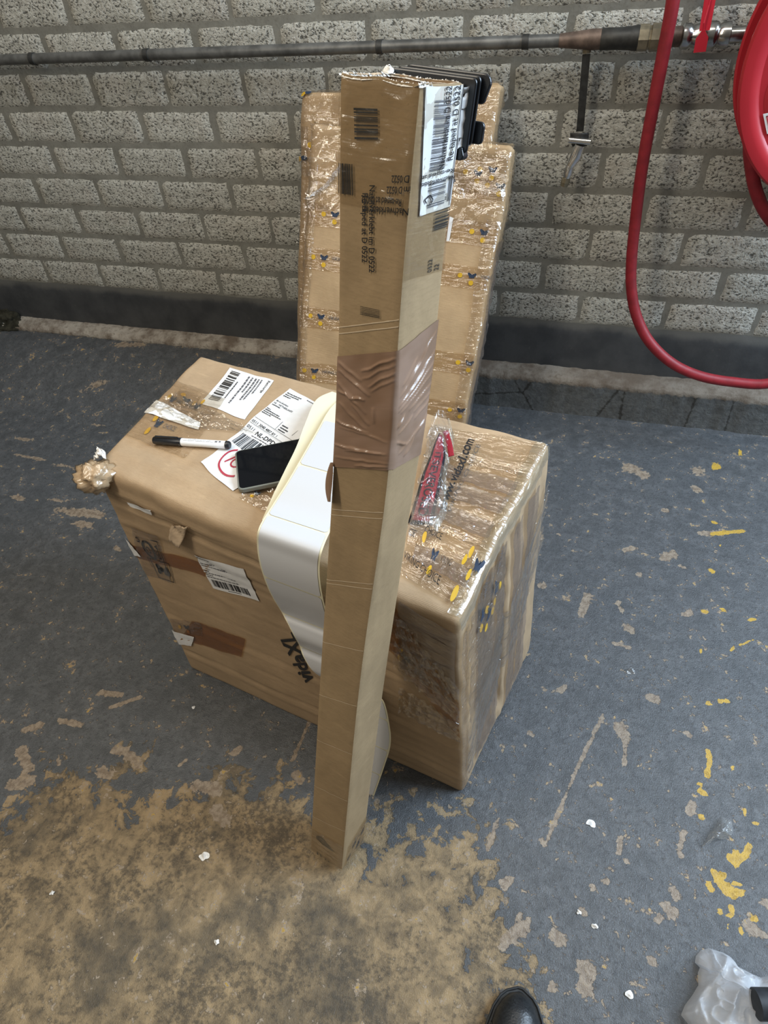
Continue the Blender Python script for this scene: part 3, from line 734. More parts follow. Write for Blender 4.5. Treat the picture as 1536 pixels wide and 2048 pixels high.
def d_dpd(mb, mp):
    # x across the label (A->B), y from the blank end to the address end
    put_bars(mb, mp, (0.08, 0.285), (0.92, 0), (0, 0.13), 34, 1, 9)
    greek(mb, mp, 0.25, 0.43, (0.6, 0), (0, 0.018), 1, 4, [0.8], 2)
    put_text(mb, mp, '0511', (0.03, 0.475), (0.17, 0), (0, 0.026), 1, 0.01)
    put_text(mb, mp, 'NL-DPD-0511', (0.28, 0.455), (0.74, 0), (0, 0.040), 1, 0.02)
    put_text(mb, mp, '0511 3040 4807 BY 1', (0.03, 0.535), (0.62, 0), (0, 0.024), 1, 0.012)
    for y in (0.522, 0.585, 0.72): put_rect(mb, mp, (0.02, y), (0.96, 0), (0, 0.003), 1)
    put_rect(mb, mp, (0.50, 0.585), (0.006, 0), (0, 0.09), 1)
    put_rect(mb, mp, (0.86, 0.62), (0.005, 0), (0, 0.34), 1)
    greek(mb, mp, 0.03, 0.66, (0.45, 0), (0, 0.018), 3, 1, [0.5, 0.9, .75], 6)
    greek(mb, mp, 0.55, 0.60, (0.28, 0), (0, 0.022), 3, 1, [.6, .7, .5], 16)
    greek(mb, mp, 0.03, 0.70, (0.2, 0), (0, 0.014), 2, 4, [.7, .5], 26)
    put_text(mb, mp, 'NL - NETHERLANDS', (0.04, 0.785), (0.44, 0), (0, 0.017), 1, 0.006)
    greek(mb, mp, 0.04, 0.765, (0.3, 0), (0, 0.02), 1, 1, [.6], 7)
    put_text(mb, mp, 'Breukelen', (0.04, 0.815), (0.26, 0), (0, 0.017), 1, 0.006)
    greek(mb, mp, 0.04, 0.90, (0.4, 0), (0, 0.022), 3, 1, [.4, .75, .8], 17)
    greek(mb, mp, 0.45, 0.965, (0.4, 0), (0, 0.02), 1, 4, [.9], 27)
    # red marker: a ring round the figures 10
    ring = [(0.50 + 0.30 * math.cos(t), 0.17 + 0.115 * math.sin(t)) for t in np.linspace(2.2, 5.6, 22)]
    put_stroke(mb, mp, ring, (0.035, 0.014), 5)
    put_stroke(mb, mp, [(0.33, 0.125), (0.40, 0.215)], (0.035, 0.014), 5)
    put_stroke(mb, mp, [(0.52 + 0.09 * math.cos(t), 0.175 + 0.045 * math.sin(t)) for t in np.linspace(0.6, 6.6, 18)], (0.03, 0.013), 5)
label_on('shipping_label', BIG, 'top', [(402, 925), (466, 983), (668, 822), (580, 778)], big, d_dpd, 0.0016, (12, 26), 'white parcel label with a barcode and red marker ring')
def d_front(mb, mp):
    put_text(mb, mp, 'Retourtje', (0.03, 0.90), (0.25, 0), (0, 0.05), 1, 0.02)
    greek(mb, mp, 0.03, 0.83, (0.72, 0), (0, -0.055), 3, 4, [.45, .75, .9], 5)
    greek(mb, mp, 0.03, 0.62, (0.75, 0), (0, -0.055), 5, 4, [.2, .15, .85, .2, .95], 6)
    put_bars(mb, mp, (0.08, 0.10), (0.78, 0), (0, 0.22), 30, 1, 3)
    greek(mb, mp, 0.38, 0.05, (0.3, 0), (0, 0.04), 1, 1, [0.9], 9)
label_on('shipping_label', BIG, 'front', [(428, 1175), (520, 1201), (488, 1136), (389, 1108)], big, d_front, 0.0022, (10, 14), lbl='white return label on the front face')

# amber and clear tapes of the front face
def tape(name, sol, face, pxs, mat, parent, n=(24, 12), amp=0.0012, fx=3, fy=6, base=0.0006, seed=0., lbl=None, draw=None, inks=True):
    qm = sol.quadmap(face, pxs, base)
    mb = sheet(qm, n[0], n[1], amp, fx, fy, seed)
    if draw: draw(mb, qm)
    o = mb.build(name, [mat] + (INKS if inks else []), parent)
    if lbl: o['label'] = lbl
    return o
tape('packing_tape', BIG, 'front', [(268, 1112), (412, 1152), (420, 1128), (262, 1088)], MAT['amber_tape'], big, lbl='amber tape strip')
tape('packing_tape', BIG, 'front', [(362, 1278), (484, 1312), (492, 1276), (385, 1240)], MAT['amber_tape'], big, seed=5, lbl='amber tape strip')
tape('packing_tape', BIG, 'front', [(345, 1260), (408, 1272), (402, 1244), (340, 1236)], MAT['clear_tape'], big, seed=7,
     draw=lambda mb, mp: put_emblem(mb, mp, (0.52, 0.5), (0.10, 0), (0, 0.32), 2, 3, 'CHOICE', ((-2.4, -0.2), (0.2, -1.1)), 4))
tape('packing_tape', BIG, 'front', [(290, 1148), (345, 1165), (316, 1070), (262, 1052)], MAT['clear_tape'], big, seed=8)
tape('packing_tape', BIG, 'front', [(775, 1290), (930, 1470), (930, 1400), (785, 1180)], MAT['amber_tape'], big, (30, 20), 0.003, 3, 5, seed=9)
tape('packing_tape', BIG, 'front', [(790, 1330), (930, 1440), (930, 1370), (795, 1230)], MAT['clear_tape'], big, (40, 26), 0.005, 5, 6, 0.001, 11,
     draw=lambda mb, mp: put_emblem(mb, mp, (0.16, 0.35), (0.08, 0), (0, 0.16), 2, 3, None, ((-1.1, 0.8), (-1.0, -0.4)), 4))
tape('packing_tape', BIG, 'front', [(800, 1420), (925, 1480), (925, 1440), (800, 1370)], MAT['clear_tape'], big, (40, 16), 0.004, 6, 4, 0.001, 13)
tape('packing_tape', BIG, 'front', [(802, 1335), (910, 1405), (912, 1265), (800, 1200)], MAT['grey_tape'], big, (30, 20), 0.0015, 2, 7, 0.0009, 14)
# printed marks of the front face: handling symbols and the maker's name
def d_marks():
    mb = MB(); qm = BIG.quadmap('front', [(610, 1395), (642, 1402), (612, 1276), (560, 1268)], 0.0012)
    def mp(x, y, o=0): return qm(x, y, o)
    put_text(mb, mp, 'vidaXL', (0.82, 0.35), (-0.25, 0.72), (-0.62, -0.10), 0, 0.03, 0.25)
    o = mb.build('printed_mark', INKS, big); o['label'] = 'black maker name printed on the front'
    mb = MB(); q2 = BIG.quadmap('front', [(300, 1135), (345, 1160), (318, 1080), (264, 1066)], 0.0016)
    put_stroke(mb, q2, [(0.48 + 0.20 * math.cos(t), 0.66 + 0.22 * math.sin(t)) for t in np.linspace(0, 6.28, 20)], (0.07, 0.07), 0)
    put_stroke(mb, q2, [(0.48 + 0.07 * math.cos(t), 0.66 + 0.08 * math.sin(t)) for t in np.linspace(0, 6.28, 12)], (0.03, 0.03), 0)
    put_text(mb, q2, 'S', (0.10, 0.80), (0.12, 0), (0, 0.14), 0, 0.02)
    put_text(mb, q2, 'TESSA', (0.88, 0.38), (0.0, 0.50), (-0.12, 0), 0, 0.02)
    put_stroke(mb, q2, [(0.95, 0.0), (0.95, 0.98), (0.72, 0.98)], (0.02, 0.02), 0)
    put_stroke(mb, q2, [(0.2, 0.1), (0.2, 0.4), (0.45, 0.4)], (0.02, 0.02), 0)
    o = mb.build('handling_mark', INKS, big)
    mb = MB(); q3 = BIG.quadmap('front', [(318, 1155), (352, 1166), (340, 1125), (298, 1112)], 0.0016)
    put_stroke(mb, q3, [(0.05, 0.05), (0.05, 0.95), (0.95, 0.95), (0.95, 0.05), (0.05, 0.05)], (0.03, 0.03), 0)
    put_disc(mb, q3, (0.35, 0.55), (0.18, 0), (0, 0.2), 0, wob=0.3); put_disc(mb, q3, (0.72, 0.5), (0.14, 0), (0, 0.2), 3, wob=0.2)
    mb.build('handling_mark', INKS, big)
d_marks()
# white paper scraps caught in the tape
for pxs, nm in (([(256, 1112), (284, 1112), (268, 1092), (240, 1074)], 'white tape scrap'), ([(352, 1284), (384, 1290), (390, 1272), (342, 1258)], 'white tape scrap'), ([(262, 1010), (306, 1028), (304, 1018), (256, 1002)], 'white paper sliver'), ([(398, 862), (402, 848), (312, 800), (285, 824)], 'white blank slip')):
    fc = 'top' if nm == 'white blank slip' else 'front'
    qm = BIG.quadmap(fc, pxs, 0.002)
    mb = MB(); mb.quadgrid(lambda a, b: qm(a, b, 0.0015 + 0.0015 * nz(a * 3, b * 3)), 8, 6, 0); o = mb.build('paper_slip', MAT['paper'], big); o['label'] = nm
# a white label whose edge stands off the far end face
mb = MB()
pl = [on_y((284, 1150), .70), on_y((322, 1235), .66), on_y((305, 1246), .70), on_y((281, 1165), .73)]
pl = [BIG.surf('left', a, b, o) for a, b, o in ((0.02, 0.60, .004), (0.02, 0.30, .006), (0.16, 0.27, .020), (0.22, 0.56, .016))]
mb.quadgrid(lambda a, b: (pl[0] * (1 - a) + pl[1] * a) * (1 - b) + (pl[3] * (1 - a) + pl[2] * a) * b, 6, 6); o = mb.build('loose_label', MAT['paper'], big); o['label'] = 'white label peeling off the end face'
# the crushed corner: a crumpled lump of cardboard under tape, with a torn slit beside it
cpos = BIG.surf('front', 0.0, 1.0)
mb = MB()
cc = on_z((176, 944), .688)
def lump(a, b):
    t = a * 2 * math.pi; p = (b - 0.5) * math.pi
    d = Vector((math.cos(t) * math.cos(p), math.sin(t) * math.cos(p), math.sin(p)))
    k = 1 + 0.30 * MN.noise(d * 2.0) + 0.22 * MN.noise(d * 7) + 0.1 * MN.noise(d * 15)
    return (cc[0] + .010 + d.x * 0.036 * k, cc[1] + .002 + d.y * 0.030 * k, cc[2] - 0.010 + d.z * 0.026 * k)
mb.quadgrid(lump, 40, 24, 0, (.2, .1)); o = mb.build('crushed_corner', MAT['torn_card'], big, True); o['label'] = 'crumpled torn corner'
mb = MB()
def lump2(a, b):
    q = lump(a, b); return (cc[0] + (q[0] - cc[0]) * 1.06, cc[1] + (q[1] - cc[1]) * 1.06, cc[2] - .006 + (q[2] - cc[2] + .006) * 1.06 + .001)
mb.quadgrid(lump2, 40, 24, 0, (.2, .1)); mb.build('corner_film', MAT['tube_tape'], big)
qm = BIG.quadmap('top', [(180, 962), (208, 975), (212, 966), (186, 955)], 0.0015); mb = MB(); mb.quadgrid(lambda a, b: qm(a, b, 0.0006), 4, 3, 0)
mb.build('torn_slit', MAT['ink'], big)
mb = MB(); qm = BIG.quadmap('top', [(185, 925), (215, 925), (212, 905), (190, 908)], 0.002)
mb.quadgrid(lambda a, b: qm(a, b, 0.006 + 0.010 * math.sin(math.pi * a) * (0.5 + ridge(a * 4, b * 6))), 16, 10, 0, (.03, .03)); mb.build('torn_flap', MAT['fray'], big, True, solid=0.001)
mb = MB(); qm = BIG.quadmap('front', [(340, 1078), (372, 1082), (378, 1050), (348, 1046)], 0.002)
mb.quadgrid(lambda a, b: qm(a, b, 0.002 + 0.016 * (1 - b) * a + 0.003 * nz(a * 5, b * 5)), 8, 8, 0, (.03, .03)); mb.build('torn_flap', MAT['torn_card'], big, True, solid=0.0015)
# tapes of the top: printed clear tape near the far end
def d_pr1(mb, mp):
    put_emblem(mb, mp, (0.22, 0.70), (0.05, 0), (0, 0.10), 2, 3, 'VIKING CHOICE', ((-1.6, 0.3), (0.1, -1.5)), 4)
    put_emblem(mb, mp, (0.32, 0.30), (0.06, 0), (0, 0.11), 2, 3, 'CHOICE', ((-1.6, 0.5), (-1.0, -1.2)), 4)
    put_emblem(mb, mp, (0.66, 0.72), (0.05, 0), (0, 0.10), 2, 3, None, ((-1.6, 0.4), (0.6, 1.2)), 4)
tape('packing_tape', BIG, 'top', [(245, 872), (372, 920), (452, 800), (345, 760)], MAT['clear_tape'], big, (40, 40), 0.003, 3, 5, 0.0008, 21, draw=d_pr1)
tape('packing_tape', BIG, 'top', [(300, 815), (405, 860), (520, 870), (352, 790)], MAT['wrap'], big, (50, 36), 0.006, 5, 5, 0.0012, 23)
tape('packing_tape', BIG, 'top', [(345, 800), (390, 822), (402, 795), (360, 780)], MAT['clear_tape'], big, seed=31, draw=lambda mb, mp: put_emblem(mb, mp, (0.5, 0.45), (0.22, 0), (0, 0.28), 2, 3, None, ((-1.0, 0.9), (-0.1, -1.2)), 4))
tape('packing_tape', BIG, 'top', [(480, 1000), (530, 1028), (560, 985), (500, 968)], MAT['clear_tape'], big, (24, 18), 0.004, 4, 4, 0.001, 25, draw=lambda mb, mp: put_emblem(mb, mp, (0.38, 0.62), (0.13, 0), (0, 0.2), 2, 3, None, ((-0.6, -1.2),), 4))
# the near end of the top: many overlapping wrinkled bands with print
def d_pr2(mb, mp):
    E = lambda c, txt, dots, k=0.052: put_emblem(mb, mp, c, (k, 0), (0, k * 1.1), 2, 3, txt, dots, 1, 0.0085)
    E((0.42, 0.165), 'VIKING', ((-3.6, 1.2), (0.2, -1.4)))
    E((0.98, 0.205), None, ((-2.6, 0.9), (-3.4, 0.1), (-1.0, -0.9)))
    put_text(mb, mp, 'VIKING CHOICE', (0.0, 0.075), (0.62, -0.035), (0.0, 0.04), 1, off=0.0085)
    put_text(mb, mp, 'CHOICE', (0.20, 0.265), (0.24, -0.015), (0.0, 0.04), 1, off=0.006)
    put_text(mb, mp, "CE'", (0.0, 0.225), (0.1, 0.0), (0.0, 0.04), 1)
    put_disc(mb, mp, (0.86, 0.05), (0.04, 0), (0, 0.04), 3, 0.006)
    put_disc(mb, mp, (0.07, 0.62), (0.03, 0), (0, 0.035), 3)
    put_text(mb, mp, 'www.vidaxl.com', (0.36, 0.40), (0.06, 0.52), (-0.085, 0.01), 1, 0.03, off=0.0105)
    put_text(mb, mp, 'VIKING CHOICE', (0.42, 0.42), (0.06, 0.50), (-0.04, 0.01), 4)
tape('packing_tape', BIG, 'top', [(798, 1150), (915, 1222), (1088, 890), (862, 852)], MAT['clear_tape'], big, (70, 90), 0.0035, 2, 12, 0.0008, 27, draw=d_pr2)
r2 = random.Random(3)
for k, (b0, b1, mt) in enumerate(((0.50, 0.60, 'grey_tape'), (0.62, 0.72, 'grey_tape'), (0.30, 0.345, 'clear_tape'), (0.36, 0.45, 'grey_tape'), (0.75, 0.80, 'clear_tape'), (0.10, 0.19, 'grey_tape'))):
    qm0 = BIG.quadmap('top', [(812, 1160), (915, 1222), (1088, 890), (880, 855)], 0.0035 + 0.0006 * k)
    mp = lambda x, y, o=0, b0=b0, b1=b1, k=k: qm0(0.02 + x * 0.94, b0 + (b1 - b0) * y - 0.01 * x, o)
    sheet(mp, 50, 12, 0.0035, 6, 3, 40 + k).build('packing_tape', MAT[mt], big)
# shiny folded tape along the top edge of the end face, and tapes down that face
qm = BIG.mapper('right', 0.001)
mb = sheet(lambda x, y, o=0: BIG.surf('right', 0.01 + x * 0.98, 0.965 + 0.035 * y, o + 0.0012), 60, 8, 0.0016, 9, 2, 3); mb.build('edge_tape', MAT['edge_tape'], big)
mb = sheet(lambda x, y, o=0: BIG.surf('top', 0.972 + 0.027 * x, 0.02 + 0.96 * y, o + 0.0012), 10, 70, 0.0014, 2, 12, 5); mb.build('edge_tape', MAT['edge_tape'], big)
for k, (a0, a1, b0, b1, mt) in enumerate(((0.02, 0.08, 0.02, 0.93, 'clear_tape'), (0.15, 0.33, 0.05, 0.95, 'grey_tape'), (0.36, 0.46, 0.04, 0.95, 'grey_tape'), (0.53, 0.64, 0.03, 0.94, 'grey_tape'), (0.68, 0.82, 0.06, 0.95, 'grey_tape'))):
    sheet(lambda x, y, o=0: BIG.surf('right', a0 + (a1 - a0) * x + 0.02 * (1 - y) * (1 if k % 2 else -1), b0 + (b1 - b0) * y, o + 0.0008 * k), 14, 60, 0.002, 2, 8, 60 + k).build('packing_tape', MAT[mt], big)
def d_pr3(mb, mp):
    for c, rt in (((0.36, 0.82), 1), ((0.50, 0.72), 1), ((0.72, 0.80), 1)):
        put_emblem(mb, mp, c, (0.03, 0.05), (-0.08, 0.035), 2, 3, 'VIKING', ((-1.6, 0.2), (0.1, -1.2)), 4)
sheet_mb = sheet(lambda x, y, o=0: BIG.surf('right', 0.06 + 0.40 * x, 0.45 + 0.5 * y, o + 0.003), 40, 60, 0.004, 4, 5, 70); d_pr3(sheet_mb, lambda x, y, o=0: BIG.surf('right', 0.06 + 0.40 * x, 0.45 + 0.5 * y, o + 0.0045))
sheet_mb.build('stretch_wrap', [MAT['clear_tape']] + INKS, big)
def diag(x, y, o=0):
    a = 0.04 + 0.92 * x; b = 0.10 + 0.30 * y + 0.48 * x
    return BIG.surf('right', a, b, o + 0.004)
def diagw(x, y):
    h = 0.006 * ridge(x * 1.2 + 3, y * 9, 2) ** 4
    return diag(x, y, h)
mb = MB(); mb.quadgrid(diagw, 50, 60, 0, (.4, .25)); mb.build('stretch_wrap', MAT['wrap'], big)

# ================================================================== the long tube carton
tq, tA = (np.array([[-0.276, 0.306, 0.014], [-0.345, 0.327, 0.018], [-0.324, 0.398, 0.004], [-0.255, 0.376, 0.0]]), np.array([0.143, 0.223, 1.295]))
EDG = {'N': [(683, 1748), (699, 1575), (715, 1403), (742, 1200), (768, 1042), (785, 900), (794, 742), (802, 560), (818, 405), (843, 166)],
       'L': [(620, 1690), (630, 1510), (640, 1330), (655, 1100), (667, 900), (676, 700), (677, 400), (675, 148)],
       'R': [(729, 1691), (735, 1623), (769, 1370), (795, 1200), (817, 1060), (840, 905), (863, 800), (879, 641), (887, 540), (898, 405), (911, 300), (927, 158)]}
def edge_pt(i, key, w):
    X = tq[i] + tA * w; p = proj(X)
    e = sorted(EDG[key], key=lambda q: q[1]); ys = [q[1] for q in e]; xs = [q[0] for q in e]
    tx = float(np.interp(p[1], ys, xs)); dx = max(-14, min(14, tx - p[0]))
    return X + RT * (dx * depth(X) / F)
_tab = {}
for key, i in (('N', 0), ('L', 1), ('R', 3)):
    T = np.array([edge_pt(i, key, w) for w in np.linspace(0, 1, 41)])
    K = np.ones(7) / 7; Tp = np.concatenate([np.repeat(T[:1], 3, 0), T, np.repeat(T[-1:], 3, 0)])
    T2 = np.stack([np.convolve(Tp[:, c], K, 'valid') for c in range(3)], -1)
    base = np.array([tq[i] + tA * w for w in np.linspace(0, 1, 41)])
    bp = np.concatenate([np.repeat(base[:1], 3, 0), base, np.repeat(base[-1:], 3, 0)])
    b2 = np.stack([np.convolve(bp[:, c], K, 'valid') for c in range(3)], -1)
    _tab[key] = base + (T2 - b2)
def at(key, w):
    q = min(max(w, 0), 1) * 40; i = min(int(q), 39); return _tab[key][i] * (1 - (q - i)) + _tab[key][i + 1] * (q - i)
def tubeP(u, v, w):
    Nn, Ll, Rr = at('N', w), at('L', w), at('R', w); B = Ll + Rr - Nn
    p = (Ll * (1 - u) + Nn * u) * (1 - v) + (B * (1 - u) + Rr * u) * v
    p = p + np.array([0, 0, 1]) * (0.0022 * nz(u * 3, v * 3, 4) * sm(0.985, 1, w))
    p[2] = max(p[2], 0.0)
    return p
def tubeD(face, a, b):
    d = 0.0008 * nz(a * 5, b * 30, 2)
    if face in ('front', 'right'):
        d += 0.002 * math.sin(math.pi * a) * sm(0.94, 1.0, b) * (-1 if face == 'front' else 1)
        d += 0.0006 * nz(a * 4, b * 90, 5) * sm(0.90, 0.98, b)
    return d
TUB = Solid(tubeP, (0.072, 0.075, 1.322), 0.004, tubeD)
tub = thing('tube_carton', 'tall narrow square cardboard tube leaning upright against the big carton, open torn top', 'box', (-.30, .35, 0))
mb = MB()
for fc, n in (('front', (16, 160)), ('right', (16, 160)), ('back', (8, 60)), ('left', (8, 60)), ('bottom', (6, 6))):
    i, j = TUB.FL[fc]
    mb.quadgrid(lambda a, b: TUB.surf(fc, a, b if fc == 'bottom' else b * 0.9985), n[0], n[1], 0, (TUB.l[i], TUB.l[j]))
def inner(fc): return lambda a, b: TUB.surf(fc, 0.02 + a * 0.96, 0.72 + b * 0.279, -0.0035)
for fc in ('front', 'right', 'back', 'left'):
    mb.quadgrid(inner(fc), 8, 20, 1, (.07, .37))
mb.quadgrid(lambda a, b: tubeP(0.04 + a * 0.92, 0.04 + b * 0.92, 0.73), 4, 4, 1)
for fc in ('front', 'right', 'back', 'left'):
    mb.quadgrid(lambda a, b, fc=fc: TUB.surf(fc, a, 0.9985, 0.0) * (1 - b) + TUB.surf(fc, 0.02 + a * 0.96, 0.999, -0.0035) * b, 16, 1, 2)
mb.build('tube_body', [MAT['tube_card'], MAT['tube_inner'], MAT['torn_card']], tub)
# frayed white tape along the torn rim
def fray(fc, a0, a1, seed, wd, name):
    mb = MB(); r = random.Random(seed); n = 46
    for k in range(n):
        a = a0 + (a1 - a0) * (k + r.random()) / n
        w = wd * r.uniform(0.5, 1.5)
        p = TUB.surf(fc, a, 0.997, -0.002); q = TUB.surf(fc, min(1, a + 0.05), 0.997, -0.002)
        t = (q - p) / (np.linalg.norm(q - p) + 1e-9); up = tA / np.linalg.norm(tA); nn = np.cross(t, up)
        h = r.uniform(0.0006, 0.0028); L = r.uniform(0.001, 0.004)
        mb.poly([p - t * L - nn * w * .6, p + t * L - nn * w * .3, p + t * L * .6 + up * h + nn * w * .5, p - t * L * .8 + up * h * .7 + nn * w * .4])
        mb.poly([p - t * L + nn * w * .6, p + t * L + nn * w * .5, p + t * r.uniform(-L, L) + up * h * 1.2])
    if fc in ('left', 'back'): mb.quadgrid(lambda a, b: TUB.surf(fc, a0 + (a1 - a0) * a, 0.996 + 0.0 * b, -0.004 + 0.006 * b) + (tA / np.linalg.norm(tA)) * (0.0006 + 0.0016 * ridge(a * 9, b * 2, seed)), 60, 5, 0)
    return mb.build(name, MAT['fray'], tub, False)
fray('left', 0.0, 1.0, 1, 0.006, 'torn_rim'); fray('back', 0.0, 0.55, 2, 0.005, 'torn_rim'); fray('front', 0.0, 0.9, 3, 0.003, 'torn_rim'); fray('right', 0.0, 0.25, 4, 0.004, 'torn_rim'); fray('back', 0.5, 1.0, 6, 0.003, 'torn_rim')
mb = MB(); c0 = TUB.surf('left', 1.0, 1.0)
mb.quadgrid(lambda a, b: c0 + np.array([math.cos(a * 6.283) * math.sin(b * 3.14), math.sin(a * 6.283) * math.sin(b * 3.14), math.cos(b * 3.14)]) * 0.0045 * (1 + 0.6 * nz(a * 5, b * 5, 3)), 16, 12)
mb.build('torn_rim', MAT['fray'], tub)
# print on the tube
def fm(face, base=0.0009): return TUB.mapper(face, base)
def mark(draw, lbl=None):
    mb = MB(); draw(mb); o = mb.build('printed_mark', INKS, tub)
    if lbl: o['label'] = lbl
def QM(pts, fc='front', base=0.0009): return TUB.quadmap(fc, pts, base)
q1 = QM([(711, 278), (758, 279), (757, 214), (709, 212)]); mark(lambda mb: put_bars(mb, q1, (0, 0), (0, 1), (1, 0), 13, 0, 2), 'printed black barcode')
q2 = QM([(679, 386), (711, 390), (709, 328), (678, 325)]); mark(lambda mb: put_bars(mb, q2, (0, 0), (1, 0), (0, 1), 11, 0, 7), 'printed black barcode')
q3 = QM([(722, 628), (761, 636), (761, 618), (722, 610)]); mark(lambda mb: [put_rect(mb, q3, (0.0, 0.02 + k * 0.17), (1.0, 0.0), (0, 0.05 + 0.02 * (k < 2)), 0) for k in range(6)])
q4 = QM([(740, 544), (751, 544), (752, 370), (741, 370)]); mark(lambda mb: put_text(mb, q4, 'Nachverklebt im D 0522', (0.0, 1.0), (0.0, -1.0), (1.0, 0), 0, 0.012))
q5 = QM([(726, 524), (737, 524), (738, 386), (727, 386)]); mark(lambda mb: put_text(mb, q5, 'Re-taped at D 0522', (0.0, 1.0), (0.0, -1.0), (1.0, 0), 0, 0.012))
q6 = QM([(725, 436), (834, 438), (836, 394), (725, 388)], base=0.0011)
mark(lambda mb: put_text(mb, q6, 'Nachverklebt im', (1.0, 0.48), (-0.98, 0.06), (0.0, -0.33), 0, 0.012))
mark(lambda mb: put_text(mb, q6, 'Re-taped at D 052', (0.86, 0.90), (-0.86, 0.06), (0.0, -0.33), 0, 0.012))
q7 = QM([(775, 392), (835, 392), (838, 350), (776, 350)], base=0.0011)
mark(lambda mb: put_text(mb, q7, 'im D 0522', (1.0, 0.46), (-1.0, 0.0), (0.0, -0.34), 0, 0.012))
mark(lambda mb: put_text(mb, q7, 'D 0522', (0.92, 0.98), (-0.72, 0.0), (0.0, -0.34), 0, 0.012))
q8 = QM([(632, 1688), (664, 1700), (652, 1678), (634, 1664)], base=0.0011)
mark(lambda mb: mb.poly([q8(*t, 0.0005) for t in ((0, .75), (.45, .95), (1.05, .25), (1.1, -.1), (.5, .25), (0, .5))], 0))
q9 = QM([(634, 1726), (660, 1738), (660, 1722), (634, 1700)], base=0.0011)
for x in (0.0, 0.25, 0.6, 0.85): mark(lambda mb: put_rect(mb, q9, (x, 0.05), (0.1, 0), (0, 0.8), 0))
# pale score lines round the tube
for yl, yr in ((655, 640), (668, 654), (1017, 1025), (1028, 1037), (1158, 1168), (1165, 1178), (1282, 1302), (1388, 1412), (1478, 1508), (1570, 1602), (1632, 1662)):
    a = TUB.st('front', (np.interp(yl, *zip(*sorted([(q[1], q[0]) for q in EDG['L']]))) + 2, yl)); b = TUB.st('front', (np.interp(yr, *zip(*sorted([(q[1], q[0]) for q in EDG['N']]))) - 2, yr))
    mb = MB(); mb.quadgrid(lambda x, y: TUB.surf('front', 0.02 + 0.96 * x, a[1] + (b[1] - a[1]) * x + 0.0011 * y * (0.7 + 0.3 * nz(x * 9, yl)), 0.0007), 12, 1, 0)
    mb.build('score_line', MAT['scoreline'], tub)
# clear tape over the top, then the shipping label of the flank
tape('packing_tape', TUB, 'front', [(677, 405), (818, 430), (843, 170), (676, 152)], MAT['tube_tape'], tub, (30, 60), 0.0006, 2, 4, 0.0003, 81)
tape('packing_tape', TUB, 'right', [(806, 560), (886, 540), (928, 162), (842, 172)], MAT['tube_tape'], tub, (20, 60), 0.0006, 2, 5, 0.0002, 82, draw=lambda mb, mp: (put_bars(mb, mp, (0.62, 0.26), (0.0, 0.20), (0.36, 0.01), 16, 1, 5, 0.0012), put_text(mb, mp, '0522', (0.68, 0.01), (0, 0.08), (-0.11, 0), 1, 0.01), put_text(mb, mp, '22', (0.86, 0.01), (0, 0.04), (-0.11, 0), 1, 0.01)))
def d_tub(mb, mp):
    put_bars(mb, mp, (0.22, 0.36), (0.0, 0.55), (0.44, 0), 44, 4, 12, 0.0006)
    put_bars(mb, mp, (0.22, 0.05), (0.0, 0.22), (0.54, 0), 18, 4, 13, 0.0006)
    put_text(mb, mp, 'Nachverklebt im D 0522', (0.62, 0.36), (0.0, 0.64), (-0.16, 0), 1, 0.01, 0, 0.0010)
    put_text(mb, mp, 'Re-taped at D 0522', (0.86, 0.42), (0.0, 0.58), (-0.16, 0), 1, 0.01, 0, 0.0010)
    put_text(mb, mp, 'Re-taped at', (0.95, 0.345), (-0.98, 0.0), (0.0, -0.036), 1, 0.01, 0, 0.0010)
    put_text(mb, mp, 'Nachverklebt', (1.0, 0.285), (-1.02, 0.0), (0.0, -0.036), 1, 0.01, 0, 0.0010)
    put_stroke(mb, mp, [(0.16, 0.10), (0.10, 0.135), (0.26, 0.165), (0.36, 0.115), (0.30, 0.09)], (0.05, 0.010), 1, 0.0011)
    put_text(mb, mp, 'PAP', (0.20, 0.065), (0.14, 0), (0, 0.02), 1)
    put_rect(mb, mp, (0.93, 0.02), (0.02, 0), (0, 0.96), 4)
    put_bars(mb, mp, (0.84, 0.06), (0.16, 0), (0, 0.22), 6, 1, 21, 0.0008)
label_on('shipping_label', TUB, 'right', [(836, 432), (897, 412), (920, 160), (849, 164)], tub, d_tub, 0.0016, (10, 40), 'white shipping label over the flank')
# torn tail of the label folded round the far corner
mb = MB()
def tail(a, b):
    w = 0.963 + 0.033 * b + 0.003 * nz(b * 20, 1); p = TUB.surf('right', 0.97, w, 0.002); bk = np.array([0.24, 0.10, 0.0]); e = 0.75 + 0.35 * ridge(b * 4, 2)
    return p + RT * (0.011 * a * e) + np.array([0, 0.012 * a, 0.002 * nz(a * 4, b * 9)])
mb.quadgrid(tail, 8, 24); o = mb.build('label_tail', MAT['paper'], tub); o['label'] = 'torn loose tail of the label'
